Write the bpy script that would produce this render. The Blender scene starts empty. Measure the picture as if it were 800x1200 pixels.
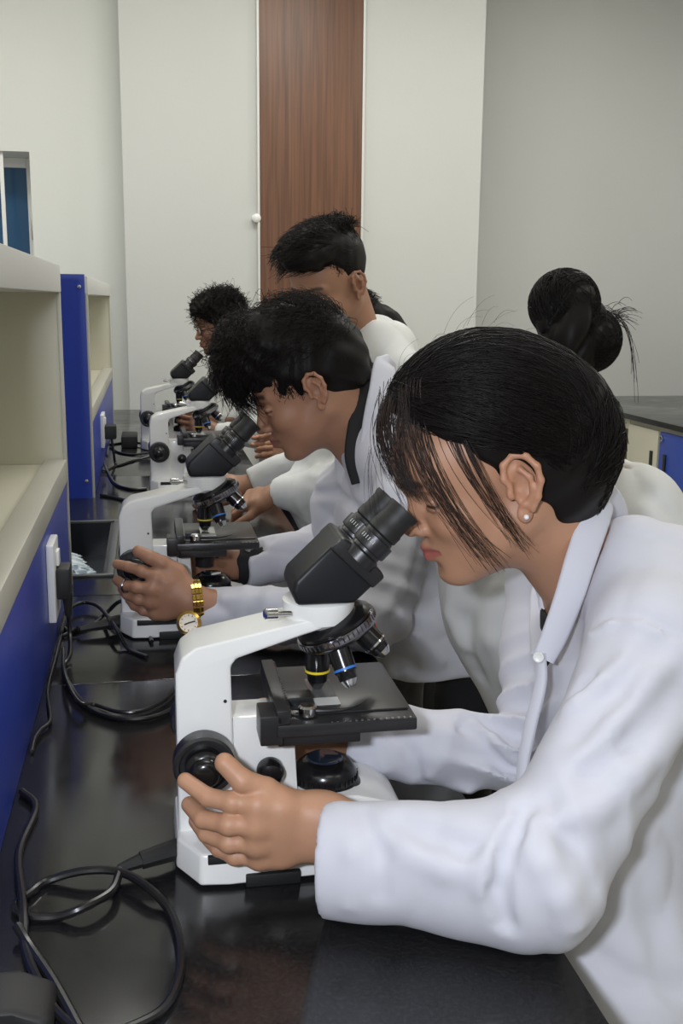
import bpy, bmesh, math, random
import numpy as np
from mathutils import Vector, Matrix

S = bpy.context.scene
COL = S.collection

# ---------------------------------------------------------------- camera
FPX = 1231.0                                   # focal length in pixels of the 800x1200 frame
RC = np.array([[0.983875, 0.02581, -0.176987],
               [-0.178592, 0.195824, -0.964239],
               [0.009771, 0.980299, 0.197276]])
CAM = np.array([0.0, 0.0, 1.36])
cd = bpy.data.cameras.new('camera')
cam = bpy.data.objects.new('camera', cd)
COL.objects.link(cam)
m4 = Matrix([[*RC[0], CAM[0]], [*RC[1], CAM[1]], [*RC[2], CAM[2]], [0, 0, 0, 1]])
cam.matrix_world = m4
cd.sensor_fit = 'VERTICAL'
cd.sensor_height = 36.0
cd.lens = 36.0 * FPX / 1200.0
cd.clip_start = 0.02
S.camera = cam

# ---------------------------------------------------------------- world, lights, exposure
S.view_settings.view_transform = 'Standard'
S.view_settings.look = 'None'
S.view_settings.gamma = 1.0
S.view_settings.use_curve_mapping = False
S.view_settings.exposure = 0.0
w = bpy.data.worlds.new('world')
S.world = w
w.use_nodes = True
w.node_tree.nodes['Background'].inputs[0].default_value = (0.55, 0.7, 1.0, 1)
w.node_tree.nodes['Background'].inputs[1].default_value = 0.5


def area(name, loc, size, sy, energy, color, target=None):
    l = bpy.data.lights.new(name, 'AREA')
    l.shape = 'RECTANGLE'
    l.size = size
    l.size_y = sy
    l.energy = energy
    l.color = color
    o = bpy.data.objects.new(name, l)
    COL.objects.link(o)
    o.location = loc
    if target is not None:
        d = Vector(target) - Vector(loc)
        o.rotation_euler = d.to_track_quat('-Z', 'Y').to_euler()
    return o


for lx in (-1.9, 0.6, 2.6):
    for ly, le in ((-1.2, 8), (1.6, 15), (4.0, 34)):
        area('ceiling_lamp', (lx, ly, 3.33), 1.2, 0.6, le, (1.0, 0.985, 0.93))
area('camera_flash', (-0.13, -0.03, 1.43), 0.07, 0.04, 9.3, (0.85, 0.895, 1.0), (0.42, 1.3, 0.98))


def at(px, py, Y=None, z=None, x=None):
    """point of the room that the photograph shows at a pixel, on the plane y=Y, z=z or x=x"""
    d = RC @ (np.array([px - 400.0, -(py - 600.0), -FPX]) / FPX)
    if Y is not None:
        return CAM + d * (Y / d[1])
    if z is not None:
        return CAM + d * ((z - CAM[2]) / d[2])
    return CAM + d * (x / d[0])


# ---------------------------------------------------------------- materials
def mat(name, color, rough=0.5, metal=0.0, spec=0.5, bump=None, noise=None, coat=0.0, sub=None, trans=0.0, attr=False, aniso=0.0, sheen=0.0):
    """bump = (scale, strength, distance); noise = (scale, amount) small colour mottling"""
    m = bpy.data.materials.new(name)
    m.use_nodes = True
    nt = m.node_tree
    b = nt.nodes['Principled BSDF']
    b.inputs['Base Color'].default_value = (*color, 1)
    b.inputs['Roughness'].default_value = rough
    b.inputs['Metallic'].default_value = metal
    b.inputs['Specular IOR Level'].default_value = spec
    b.inputs['Coat Weight'].default_value = coat
    b.inputs['Transmission Weight'].default_value = trans
    b.inputs['Sheen Weight'].default_value = sheen
    if sub:
        b.inputs['Subsurface Weight'].default_value = sub
        b.inputs['Subsurface Radius'].default_value = (0.012, 0.004, 0.002)
        b.inputs['Subsurface Scale'].default_value = 0.6
    tc = nt.nodes.new('ShaderNodeTexCoord')
    src = None
    if attr:
        a = nt.nodes.new('ShaderNodeAttribute')
        a.attribute_name = 'tone'
        src = a.outputs['Color']
    if noise:
        n = nt.nodes.new('ShaderNodeTexNoise')
        n.inputs['Scale'].default_value = noise[0]
        n.inputs['Detail'].default_value = 5
        nt.links.new(tc.outputs['Object'], n.inputs['Vector'])
        mr = nt.nodes.new('ShaderNodeMapRange')
        mr.inputs['From Min'].default_value = 0.3
        mr.inputs['From Max'].default_value = 0.7
        mr.inputs['To Min'].default_value = 1 - noise[1]
        mr.inputs['To Max'].default_value = 1 + noise[1]
        nt.links.new(n.outputs['Fac'], mr.inputs['Value'])
        vm = nt.nodes.new('ShaderNodeVectorMath')
        vm.operation = 'SCALE'
        if src is None:
            vm.inputs[0].default_value = color
        else:
            nt.links.new(src, vm.inputs[0])
        nt.links.new(mr.outputs[0], vm.inputs['Scale'])
        src = vm.outputs[0]
    if src is not None:
        nt.links.new(src, b.inputs['Base Color'])
    if bump:
        n2 = nt.nodes.new('ShaderNodeTexNoise')
        n2.inputs['Scale'].default_value = bump[0]
        n2.inputs['Detail'].default_value = 4
        nt.links.new(tc.outputs['Object'], n2.inputs['Vector'])
        bp = nt.nodes.new('ShaderNodeBump')
        bp.inputs['Strength'].default_value = bump[1]
        bp.inputs['Distance'].default_value = bump[2]
        nt.links.new(n2.outputs['Fac'], bp.inputs['Height'])
        nt.links.new(bp.outputs[0], b.inputs['Normal'])
    return m


def wood_mat():
    m = mat('wood_panel', (0.2, 0.07, 0.03), 0.42)
    nt = m.node_tree
    b = nt.nodes['Principled BSDF']
    tc = nt.nodes.new('ShaderNodeTexCoord')
    mp = nt.nodes.new('ShaderNodeMapping')
    mp.inputs['Scale'].default_value = (55, 55, 1.6)
    n = nt.nodes.new('ShaderNodeTexNoise')
    n.inputs['Scale'].default_value = 1.0
    n.inputs['Detail'].default_value = 6
    n.inputs['Distortion'].default_value = 0.6
    cr = nt.nodes.new('ShaderNodeValToRGB')
    cr.color_ramp.elements[0].position = 0.3
    cr.color_ramp.elements[0].color = (0.098, 0.043, 0.022, 1)
    cr.color_ramp.elements[1].position = 0.72
    cr.color_ramp.elements[1].color = (0.195, 0.088, 0.046, 1)
    nt.links.new(tc.outputs['Object'], mp.inputs['Vector'])
    nt.links.new(mp.outputs[0], n.inputs['Vector'])
    nt.links.new(n.outputs['Fac'], cr.inputs['Fac'])
    nt.links.new(cr.outputs[0], b.inputs['Base Color'])
    return m


def granite_mat():
    m = mat('granite', (0.018, 0.018, 0.02), 0.13, spec=0.5)
    nt = m.node_tree
    b = nt.nodes['Principled BSDF']
    tc = nt.nodes.new('ShaderNodeTexCoord')
    n = nt.nodes.new('ShaderNodeTexNoise')
    n.inputs['Scale'].default_value = 260
    n.inputs['Detail'].default_value = 3
    cr = nt.nodes.new('ShaderNodeValToRGB')
    cr.color_ramp.elements[0].position = 0.45
    cr.color_ramp.elements[0].color = (0.010, 0.010, 0.011, 1)
    cr.color_ramp.elements[1].position = 0.75
    cr.color_ramp.elements[1].color = (0.024, 0.024, 0.026, 1)
    n3 = nt.nodes.new('ShaderNodeTexNoise')
    n3.inputs['Scale'].default_value = 9
    n3.inputs['Detail'].default_value = 5
    mr = nt.nodes.new('ShaderNodeMapRange')
    mr.inputs['From Min'].default_value = 0.3
    mr.inputs['From Max'].default_value = 0.7
    mr.inputs['To Min'].default_value = 0.09
    mr.inputs['To Max'].default_value = 0.2
    nt.links.new(tc.outputs['Object'], n.inputs['Vector'])
    nt.links.new(tc.outputs['Object'], n3.inputs['Vector'])
    nt.links.new(n.outputs['Fac'], cr.inputs['Fac'])
    nt.links.new(cr.outputs[0], b.inputs['Base Color'])
    nt.links.new(n3.outputs['Fac'], mr.inputs['Value'])
    nt.links.new(mr.outputs[0], b.inputs['Roughness'])
    return m


M = dict(
    wall_lit=mat('wall_paint_lit', (0.72, 0.735, 0.70), 0.75, bump=(60, 0.08, 0.004), noise=(1.3, 0.02)),  # same wall paint, the stronger light on this part put into the colour
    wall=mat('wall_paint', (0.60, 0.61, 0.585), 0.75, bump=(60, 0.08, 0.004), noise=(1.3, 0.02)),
    wall_right=mat('wall_paint_dim', (0.57, 0.575, 0.56), 0.75, bump=(60, 0.08, 0.004), noise=(1.3, 0.02)),  # same paint again, the recess's weaker light put into the colour
    ceiling=mat('ceiling_paint', (0.8, 0.8, 0.78), 0.8),
    floor=mat('floor_tile', (0.42, 0.385, 0.285), 0.22, noise=(3, 0.05)),
    wood=wood_mat(), granite=granite_mat(),
    cream=mat('cream_laminate', (0.66, 0.64, 0.52), 0.42, noise=(4, 0.02)),
    cream_edge=mat('cream_edge', (0.50, 0.485, 0.42), 0.4),
    white_lam=mat('white_laminate', (0.68, 0.68, 0.65), 0.4),
    blue=mat('blue_laminate', (0.022, 0.050, 0.36), 0.38, noise=(6, 0.03)),
    blue_door=mat('blue_door', (0.03, 0.075, 0.42), 0.38),
    plastic_white=mat('white_plastic', (0.82, 0.82, 0.80), 0.3),
    enamel=mat('white_enamel', (0.86, 0.86, 0.84), 0.28, coat=0.3),
    black=mat('black_plastic', (0.016, 0.016, 0.018), 0.36, bump=(900, 0.15, 0.0004)),
    black_gloss=mat('black_gloss', (0.008, 0.008, 0.009), 0.22),
    stage=mat('stage_black', (0.020, 0.020, 0.022), 0.30),
    head_grey=mat('viewing_head_grey', (0.009, 0.0095, 0.012), 0.42, spec=0.35, bump=(1200, 0.2, 0.0004)),
    rubber=mat('black_rubber', (0.012, 0.012, 0.012), 0.55),
    cord=mat('cord_black', (0.010, 0.010, 0.011), 0.28),
    chrome=mat('chrome', (0.75, 0.75, 0.76), 0.16, 1.0),
    dark_chrome=mat('dark_chrome', (0.34, 0.34, 0.36), 0.22, 1.0),
    alu=mat('aluminium', (0.55, 0.56, 0.57), 0.35, 1.0),
    gold=mat('gold', (0.75, 0.50, 0.13), 0.2, 1.0),
    dial=mat('watch_dial', (0.72, 0.62, 0.45), 0.3),
    glass=mat('clear_glass', (0.9, 0.93, 0.92), 0.05, trans=0.9),
    pane=mat('tinted_pane', (0.035, 0.105, 0.22), 0.12),
    lens=mat('lens', (0.02, 0.03, 0.05), 0.04, coat=1.0),
    yellow=mat('yellow_band', (0.80, 0.62, 0.03), 0.4),
    blue_band=mat('blue_band', (0.04, 0.20, 0.65), 0.4),
    red_band=mat('red_band', (0.55, 0.03, 0.03), 0.4),
    slide=mat('frosted_label', (0.62, 0.63, 0.62), 0.4),
    sink_rim=mat('sink_rim', (0.07, 0.078, 0.078), 0.35),
    sink=mat('sink_black', (0.012, 0.013, 0.016), 0.3),
    bag=mat('plastic_bag', (0.62, 0.70, 0.74), 0.32, bump=(45, 0.5, 0.01)),
    coat=mat('coat_cotton_flash_tint', (0.63, 0.635, 0.70), 0.85, bump=(1500, 0.12, 0.0006), noise=(14, 0.015), sheen=0.1),  # white cotton with the bluish cast of the flash put into its colour
    coat_room_tint=mat('coat_cotton_room_tint', (0.64, 0.65, 0.64), 0.85, bump=(1500, 0.12, 0.0006), noise=(14, 0.015)),  # same white cotton, tint of the room light put into the colour
    shirt=mat('black_shirt', (0.010, 0.010, 0.012), 0.8, bump=(900, 0.2, 0.0006)),
    trousers=mat('dark_trousers', (0.010, 0.010, 0.012), 0.85),
    shoe=mat('black_shoe', (0.012, 0.012, 0.012), 0.35),
    skin_f=mat('skin_warm', (0.5, 0.3, 0.2), 0.5, attr=True, sub=0.12, bump=(420, 0.06, 0.001), noise=(35, 0.03)),
    hair=mat('black_hair', (0.0085, 0.0068, 0.0062), 0.48, spec=0.15),
    hair_brown=mat('dark_brown_hair', (0.022, 0.012, 0.009), 0.42, spec=0.35),
    pearl=mat('earring_stone', (0.9, 0.9, 0.92), 0.12, coat=1.0),
    lamp_warm=mat('lamp_glass', (0.75, 0.74, 0.68), 0.2),
)


# ---------------------------------------------------------------- object helpers
def raw_obj(name, verts, faces, m, parent=None, smooth=False):
    me = bpy.data.meshes.new(name)
    me.from_pydata([tuple(map(float, v)) for v in verts], [], faces)
    o = bpy.data.objects.new(name, me)
    me.materials.append(m)
    if smooth:
        me.shade_smooth()
    COL.objects.link(o)
    if parent is not None:
        o.parent = parent
    return o


def obj(name, bm, m, parent=None, smooth=True, bevel=0.0, seg=2, angle=35, loc=None, rot=None):
    """one mesh object out of a bmesh; bevelled edges; smooth shading by angle"""
    bmesh.ops.recalc_face_normals(bm, faces=bm.faces)
    if bevel > 0:
        es = [e for e in bm.edges if len(e.link_faces) == 2 and e.calc_face_angle(0) > math.radians(28)]
        bmesh.ops.bevel(bm, geom=es, offset=bevel, segments=seg, affect='EDGES', profile=0.6, clamp_overlap=True)
    if smooth:
        for f in bm.faces:
            f.smooth = True
        a = math.radians(angle)
        for e in bm.edges:
            if len(e.link_faces) == 2 and e.calc_face_angle(0) > a:
                e.smooth = False
    me = bpy.data.meshes.new(name)
    bm.to_mesh(me)
    bm.free()
    for mm in (m if isinstance(m, (list, tuple)) else [m]):
        me.materials.append(mm)
    o = bpy.data.objects.new(name, me)
    COL.objects.link(o)
    if parent is not None:
        o.parent = parent
    if loc is not None:
        o.location = loc
    if rot is not None:
        o.rotation_euler = rot
    return o


def tag(o, label=None, cat=None, group=None, kind=None):
    if label: o['label'] = label
    if cat: o['category'] = cat
    if group: o['group'] = group
    if kind: o['kind'] = kind
    return o


def empty(name, loc, rz=0.0):
    o = bpy.data.objects.new(name, None)
    COL.objects.link(o)
    o.location = loc
    o.rotation_euler = (0, 0, rz)
    o.empty_display_size = 0.05
    return o


def copy_tree(o, parent=None):
    c = o.copy()
    COL.objects.link(c)
    if parent is not None:
        c.parent = parent
    for ch in list(o.children):
        copy_tree(ch, c)
    return c


def box(bm, x0, x1, y0, y1, z0, z1):
    v = [bm.verts.new(p) for p in ((x0, y0, z0), (x1, y0, z0), (x1, y1, z0), (x0, y1, z0),
                                   (x0, y0, z1), (x1, y0, z1), (x1, y1, z1), (x0, y1, z1))]
    for f in ((0, 3, 2, 1), (4, 5, 6, 7), (0, 1, 5, 4), (1, 2, 6, 5), (2, 3, 7, 6), (3, 0, 4, 7)):
        bm.faces.new([v[i] for i in f])
    return bm


def bx(x0, x1, y0, y1, z0, z1):
    return box(bmesh.new(), x0, x1, y0, y1, z0, z1)


def frame_of(d):
    d = Vector(d).normalized()
    u = Vector((0, 0, 1)) if abs(d.z) < 0.9 else Vector((1, 0, 0))
    a = d.cross(u).normalized()
    return a, d.cross(a).normalized(), d


def lathe(bm, p, d, prof, n=32):
    """surface of revolution about the axis p + t*d; prof = [(t, r), ...]"""
    a, b, d = frame_of(d)
    p = Vector(p)
    rings = []
    for t, r in prof:
        if r <= 1e-6:
            rings.append([bm.verts.new(p + d * t)])
        else:
            rings.append([bm.verts.new(p + d * t + (a * math.cos(2 * math.pi * i / n) + b * math.sin(2 * math.pi * i / n)) * r) for i in range(n)])
    for r0, r1 in zip(rings, rings[1:]):
        for i in range(n):
            j = (i + 1) % n
            if len(r0) == 1 and len(r1) == 1:
                continue
            if len(r0) == 1:
                bm.faces.new((r0[0], r1[i], r1[j]))
            elif len(r1) == 1:
                bm.faces.new((r0[i], r0[j], r1[0]))
            else:
                bm.faces.new((r0[i], r0[j], r1[j], r1[i]))
    for r in (rings[0], rings[-1]):
        if len(r) > 1:
            bm.faces.new(r)
    return bm


def prism(bm, pts, y0, y1):
    """outline in the x-z plane, given depth from y0 to y1"""
    lo = [bm.verts.new((x, y0, z)) for x, z in pts]
    hi = [bm.verts.new((x, y1, z)) for x, z in pts]
    bm.faces.new(lo)
    bm.faces.new(hi[::-1])
    n = len(pts)
    for i in range(n):
        j = (i + 1) % n
        bm.faces.new((lo[i], lo[j], hi[j], hi[i]))
    return bm


def smooth_path(pts, sub=6):
    """Catmull-Rom through pts"""
    P = [np.array(p, float) for p in pts]
    P = [2 * P[0] - P[1]] + P + [2 * P[-1] - P[-2]]
    out = []
    for i in range(1, len(P) - 2):
        for k in range(sub):
            t = k / sub
            a, b, c, d = P[i - 1], P[i], P[i + 1], P[i + 2]
            out.append(0.5 * (2 * b + (c - a) * t + (2 * a - 5 * b + 4 * c - d) * t * t + (3 * b - a - 3 * c + d) * t ** 3))
    out.append(P[-2])
    return np.array(out)


def tube(bm, pts, r, n=10, closed=False, r_end=None):
    pts = [Vector(p) for p in pts]
    rings = []
    up = None
    N = len(pts)
    for i, p in enumerate(pts):
        if closed:
            d = (pts[(i + 1) % N] - pts[i - 1]).normalized()
        else:
            d = (pts[min(i + 1, N - 1)] - pts[max(i - 1, 0)]).normalized()
        if up is None:
            a, b, _ = frame_of(d)
        else:
            a = (up - d * up.dot(d)).normalized()
            b = d.cross(a).normalized()
        up = a
        rr = r if r_end is None else r + (r_end - r) * i / (N - 1)
        rings.append([bm.verts.new(p + (a * math.cos(2 * math.pi * k / n) + b * math.sin(2 * math.pi * k / n)) * rr) for k in range(n)])
    pairs = list(zip(rings, rings[1:]))
    if closed:
        pairs.append((rings[-1], rings[0]))
    for r0, r1 in pairs:
        for k in range(n):
            j = (k + 1) % n
            bm.faces.new((r0[k], r0[j], r1[j], r1[k]))
    if not closed:
        bm.faces.new(rings[0])
        bm.faces.new(rings[-1][::-1])
    return bm


# ---------------------------------------------------------------- implicit surfaces (numpy): smooth organic shapes
def A(*v):
    return np.array(v if len(v) > 1 else v[0], dtype=np.float64)


def unit(v):
    v = np.array(v, float)
    return v / np.linalg.norm(v)


def cone(p, q, r1, r2=None, side=None, s=1.0):
    """capsule from p to q with end radii r1, r2; wider by s along the unit vector side"""
    p, q = A(p), A(q)
    r2 = r1 if r2 is None else r2
    m = max(r1, r2) * max(s, 1.0)
    lo, hi = np.minimum(p, q) - m, np.maximum(p, q) + m
    ba = q - p
    if side is not None:
        side = unit(side)
        ba = ba + side * (ba.dot(side) * (1 / s - 1))
    L = max(ba.dot(ba), 1e-12)

    def f(X, Y, Z):
        a, b, c = X - p[0], Y - p[1], Z - p[2]
        if side is not None:
            k = (a * side[0] + b * side[1] + c * side[2]) * (1 / s - 1)
            a, b, c = a + side[0] * k, b + side[1] * k, c + side[2] * k
        h = np.clip((a * ba[0] + b * ba[1] + c * ba[2]) / L, 0, 1)
        return np.sqrt((a - ba[0] * h) ** 2 + (b - ba[1] * h) ** 2 + (c - ba[2] * h) ** 2) - (r1 + (r2 - r1) * h)
    return f, lo, hi


def ell(c, r, R=None):
    """ellipsoid, R = 3x3 rows of its own axes"""
    c, r = A(c), A(r)
    R = np.eye(3) if R is None else np.array(R)
    e = np.sqrt(((R * r[:, None]) ** 2).sum(0))

    def f(X, Y, Z):
        a, b, d = X - c[0], Y - c[1], Z - c[2]
        u = [(R[i, 0] * a + R[i, 1] * b + R[i, 2] * d) / r[i] for i in range(3)]
        k0 = np.sqrt(u[0] ** 2 + u[1] ** 2 + u[2] ** 2)
        k1 = np.sqrt((u[0] / r[0]) ** 2 + (u[1] / r[1]) ** 2 + (u[2] / r[2]) ** 2)
        return k0 * (k0 - 1) / np.maximum(k1, 1e-6)
    return f, c - e, c + e


def half(p, n):
    """half space on the side the normal n points away from (for cuts)"""
    p, n = A(p), unit(n)

    def f(X, Y, Z):
        return (X - p[0]) * n[0] + (Y - p[1]) * n[1] + (Z - p[2]) * n[2]
    return f, None, None


class Vol:
    def __init__(s, vox):
        s.v = vox
        s.ops = []
        s.warp = None

    def u(s, prim, k=0.01):
        s.ops.append(('u', prim, k)); return s

    def c(s, prim, k=0.004):
        s.ops.append(('c', prim, k)); return s

    def dist(s, p):
        X, Y, Z = (np.float64(q) for q in p)
        D = 9.0
        for op, (f, lo, hi), k in s.ops:
            d = float(f(X, Y, Z))
            if op == 'u':
                h = max(k - abs(D - d), 0) / k
                D = min(D, d) - h * h * k * 0.25
            else:
                h = max(k - abs(D + d), 0) / k
                D = max(D, -d) + h * h * k * 0.25
        return D

    def hit(s, px, py):
        """where the cloth is met when looking at this spot of the photograph"""
        d = at(px, py, Y=1.0) - CAM
        d = d / np.linalg.norm(d)
        t = 0.5
        for _ in range(90):
            e = s.dist(CAM + d * t)
            if e < 0.0008:
                return CAM + d * t
            t += max(e * 0.7, 0.0006)
            if t > 6:
                return None
        return CAM + d * t

    def folds(s, lines):
        out = []
        for pts, w, h in lines:
            hp = [s.hit(*p) for p in pts]
            hp = [p for p in hp if p is not None]
            for a, b in zip(hp, hp[1:]):
                if np.linalg.norm(a - b) < 0.16:
                    out.append(ridge(a, b, w, h, False))
        return out

    def build(s):
        v = s.v
        los = np.array([o[1][1] for o in s.ops if o[0] == 'u'])
        his = np.array([o[1][2] for o in s.ops if o[0] == 'u'])
        lo, hi = los.min(0) - 0.012 - 3 * v, his.max(0) + 0.012 + 3 * v
        n = np.ceil((hi - lo) / v).astype(int) + 1
        ax = [(lo[i] + np.arange(n[i]) * v).astype(np.float32) for i in range(3)]
        D = np.full(n, 0.05, np.float32)
        for op, (f, plo, phi), k in s.ops:
            if plo is None:
                sl = [slice(0, n[i]) for i in range(3)]
            else:
                mg = k + 3 * v + 0.006
                sl = [slice(max(0, int((plo[i] - mg - lo[i]) / v)), min(n[i], int((phi[i] + mg - lo[i]) / v) + 2)) for i in range(3)]
            if any(q.start >= q.stop for q in sl):
                continue
            X = ax[0][sl[0]][:, None, None]
            Y = ax[1][sl[1]][None, :, None]
            Z = ax[2][sl[2]][None, None, :]
            d = f(X, Y, Z).astype(np.float32)
            if op == 'u':
                g = D[tuple(sl)]
                h = np.maximum(k - np.abs(g - d), 0) / k
                D[tuple(sl)] = np.minimum(g, d) - h * h * (k * 0.25)
            else:
                g = D[tuple(sl)]
                d = -d
                h = np.maximum(k - np.abs(g - d), 0) / k
                D[tuple(sl)] = np.maximum(g, d) + h * h * (k * 0.25)
        if s.warp is not None:
            idx = np.nonzero(np.abs(D) < 0.022)
            P = np.stack([ax[i][idx[i]] for i in range(3)], 1)
            D[idx] += s.warp(P)
        return nets(D, lo, v)


def nets(D, lo, v):
    """naive surface nets"""
    neg = D < 0
    n = np.array(D.shape)
    c = np.zeros(n - 1, np.int8)
    for i in (0, 1):
        for j in (0, 1):
            for k in (0, 1):
                c += neg[i:n[0] - 1 + i, j:n[1] - 1 + j, k:n[2] - 1 + k]
    act = np.nonzero((c > 0) & (c < 8))
    ia = np.stack(act, 1)
    acc = np.zeros((len(ia), 3))
    cnt = np.zeros(len(ia))
    for a in range(3):
        o1, o2 = [q for q in range(3) if q != a]
        for s1 in (0, 1):
            for s2 in (0, 1):
                b = ia.copy()
                b[:, o1] += s1
                b[:, o2] += s2
                e = b.copy()
                e[:, a] += 1
                da = D[b[:, 0], b[:, 1], b[:, 2]]
                de = D[e[:, 0], e[:, 1], e[:, 2]]
                x = (da < 0) != (de < 0)
                t = np.where(x, da / np.where(x, da - de, 1), 0)
                p = b.astype(float)
                p[:, a] += t
                acc[x] += p[x]
                cnt[x] += 1
    V = acc / cnt[:, None] * v + lo
    im = np.full(n - 1, -1, np.int32)
    im[act] = np.arange(len(ia))
    F = []
    for a in range(3):
        o1, o2 = (a + 1) % 3, (a + 2) % 3
        s0 = [slice(None)] * 3
        s1 = [slice(None)] * 3
        s0[a] = slice(0, n[a] - 1)
        s1[a] = slice(1, n[a])
        n0, n1 = neg[tuple(s0)], neg[tuple(s1)]
        e = np.stack(np.nonzero(n0 != n1), 1)
        e = e[(e[:, o1] > 0) & (e[:, o2] > 0) & (e[:, o1] < n[o1] - 1) & (e[:, o2] < n[o2] - 1)]
        q = []
        for d1, d2 in ((-1, -1), (0, -1), (0, 0), (-1, 0)):
            b = e.copy()
            b[:, o1] += d1
            b[:, o2] += d2
            q.append(im[b[:, 0], b[:, 1], b[:, 2]])
        q = np.stack(q, 1)
        fl = n0[e[:, 0], e[:, 1], e[:, 2]]
        q[~fl] = q[~fl][:, ::-1]
        F.append(q)
    return V, np.concatenate(F)


def mesh_np(name, V, F, m, parent=None, smooth=True, tone=None):
    me = bpy.data.meshes.new(name)
    V = np.asarray(V, np.float32)
    F = np.asarray(F, np.int32)
    k = F.shape[1]
    me.vertices.add(len(V))
    me.vertices.foreach_set('co', V.ravel())
    me.loops.add(F.size)
    me.loops.foreach_set('vertex_index', F.ravel())
    me.polygons.add(len(F))
    me.polygons.foreach_set('loop_start', np.arange(0, F.size, k, dtype=np.int32))
    me.polygons.foreach_set('loop_total', np.full(len(F), k, np.int32))
    if smooth:
        me.polygons.foreach_set('use_smooth', np.ones(len(F), bool))
    me.update(calc_edges=True)
    me.validate()
    if tone is not None:
        a = me.color_attributes.new('tone', 'FLOAT_COLOR', 'POINT')
        t = np.ones((len(V), 4), np.float32)
        t[:, :3] = tone
        a.data.foreach_set('color', t.ravel())
    me.materials.append(m)
    o = bpy.data.objects.new(name, me)
    COL.objects.link(o)
    if parent is not None:
        o.parent = parent
        o.matrix_parent_inverse = Matrix.Translation(parent.location).inverted()
    return o


def strands(P, r0, r1=None):
    """P: (n strands, k points, 3) -> thin three-sided tubes, tapered"""
    P = np.asarray(P, np.float64)
    n, k, _ = P.shape
    T = np.gradient(P, axis=1)
    T /= np.linalg.norm(T, axis=2, keepdims=True) + 1e-12
    ref = np.array([0.31, 0.22, 0.93])
    a = np.cross(T, ref)
    a /= np.linalg.norm(a, axis=2, keepdims=True) + 1e-12
    b = np.cross(T, a)
    r1 = r0 * 0.35 if r1 is None else r1
    rad = np.linspace(r0, r1, k)[None, :, None]
    V = []
    for i in range(3):
        t = 2 * math.pi * i / 3
        V.append(P + (a * math.cos(t) + b * math.sin(t)) * rad)
    V = np.stack(V, 2).reshape(-1, 3)
    base = (np.arange(n)[:, None] * k + np.arange(k - 1)[None, :]) * 3
    F = []
    for i in range(3):
        j = (i + 1) % 3
        F.append(np.stack([base + i, base + j, base + 3 + j, base + 3 + i], -1).reshape(-1, 4))
    return V, np.concatenate(F)


def join_np(parts):
    V, F, o = [], [], 0
    for v, f in parts:
        V.append(v)
        F.append(f + o)
        o += len(v)
    return np.concatenate(V), np.concatenate(F)


BZ = 0.80          # height of the worktop

# ================================================================ the room
def struct(name, bm, m, parent=None, bevel=0.0, **k):
    o = obj(name, bm, m, parent, bevel=bevel, **k)
    if parent is None:
        o['kind'] = 'structure'
    return o


struct('floor', bx(-2.8, 3.6, -2.2, 6.3, -0.1, 0.0), M['floor'])
struct('ceiling', bx(-2.8, 3.6, -2.2, 6.3, 3.35, 3.45), M['ceiling'])
struct('wall_left', bx(-2.8, -2.7, -2.2, 6.3, 0, 3.35), M['wall'])
struct('wall_right', bx(3.5, 3.6, -2.2, 6.3, 0, 3.35), M['wall'])
struct('wall_front', bx(-2.7, 3.5, -2.2, -2.1, 0, 3.35), M['wall'])
# back wall: the part with the window, the projecting column, the recess on the right
WX0, WX1, WZ0, WZ1 = -1.75, -0.56, 1.15, 2.075
b = bx(-2.7, WX0, 5.7, 6.02, 0, 3.35)
box(b, WX1, -0.085, 5.7, 6.02, 0, 3.35)
box(b, WX0, WX1, 5.7, 6.02, 0, WZ0)
box(b, WX0, WX1, 5.7, 6.02, WZ1, 3.35)
struct('wall_back', b, M['wall_lit'])
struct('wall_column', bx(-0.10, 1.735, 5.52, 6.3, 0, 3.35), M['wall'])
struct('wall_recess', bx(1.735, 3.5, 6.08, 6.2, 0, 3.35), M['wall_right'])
# brown wood cladding on the column with its thin pale edge strips
trim = struct('trim_1', bx(0.575, 1.095, 5.495, 5.52, 0, 3.34), M['wood'], bevel=0.002)
tag(trim, 'tall brown wood-grain panel on the white column')
for x0 in (0.562, 1.095):
    o = obj('edge_strip', bx(x0, x0 + 0.012, 5.49, 5.52, 0, 3.34), M['white_lam'], trim, bevel=0.002)
h = bmesh.new()
lathe(h, (0.556, 5.50, 1.765), (0, -1, 0), [(-0.02, 0.022), (0.012, 0.022), (0.018, 0.014), (0.02, 0)], 16)
o = obj('cable_clip', h, M['plastic_white'], trim)
# window in the back wall
wf = bmesh.new()
for x0, x1, z0, z1 in ((WX0 + 0.045, WX1 - 0.045, WZ1 - 0.05, WZ1), (WX0 + 0.045, WX1 - 0.045, WZ0, WZ0 + 0.05), (WX0, WX0 + 0.045, WZ0, WZ1), (WX1 - 0.045, WX1, WZ0, WZ1)):
    box(wf, x0 + 0.0005, x1 - 0.0005, 5.955, 5.995, z0 + 0.0005, z1 - 0.0005)
win = struct('window_1', wf, M['plastic_white'], bevel=0.003)
for k, x in enumerate((-1.17, -0.700)):
    obj('mullion', bx(x - 0.010, x + 0.010, 5.72 if k else 5.95, 5.73 if k else 5.96, WZ0 + 0.03, WZ1 + (0.0 if k else -0.03)), M['plastic_white'], win, bevel=0.003)
for x0, x1 in ((WX0 + 0.04, -1.17), (-1.17, -0.700), (-0.700, WX1 - 0.04)):
    obj('pane', bx(x0, x1, 5.972, 5.978, WZ0 + 0.04, WZ1 - 0.04), M['pane'], win)
obj('window_latch', bx(-0.592, -0.575, 5.938, 5.957, 1.66, 1.80), M['alu'], win, bevel=0.003)
obj('window_sill', bx(WX0, WX1, 5.7, 5.96, WZ0 + 0.0005, WZ0 + 0.02), M['plastic_white'], win)

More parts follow.
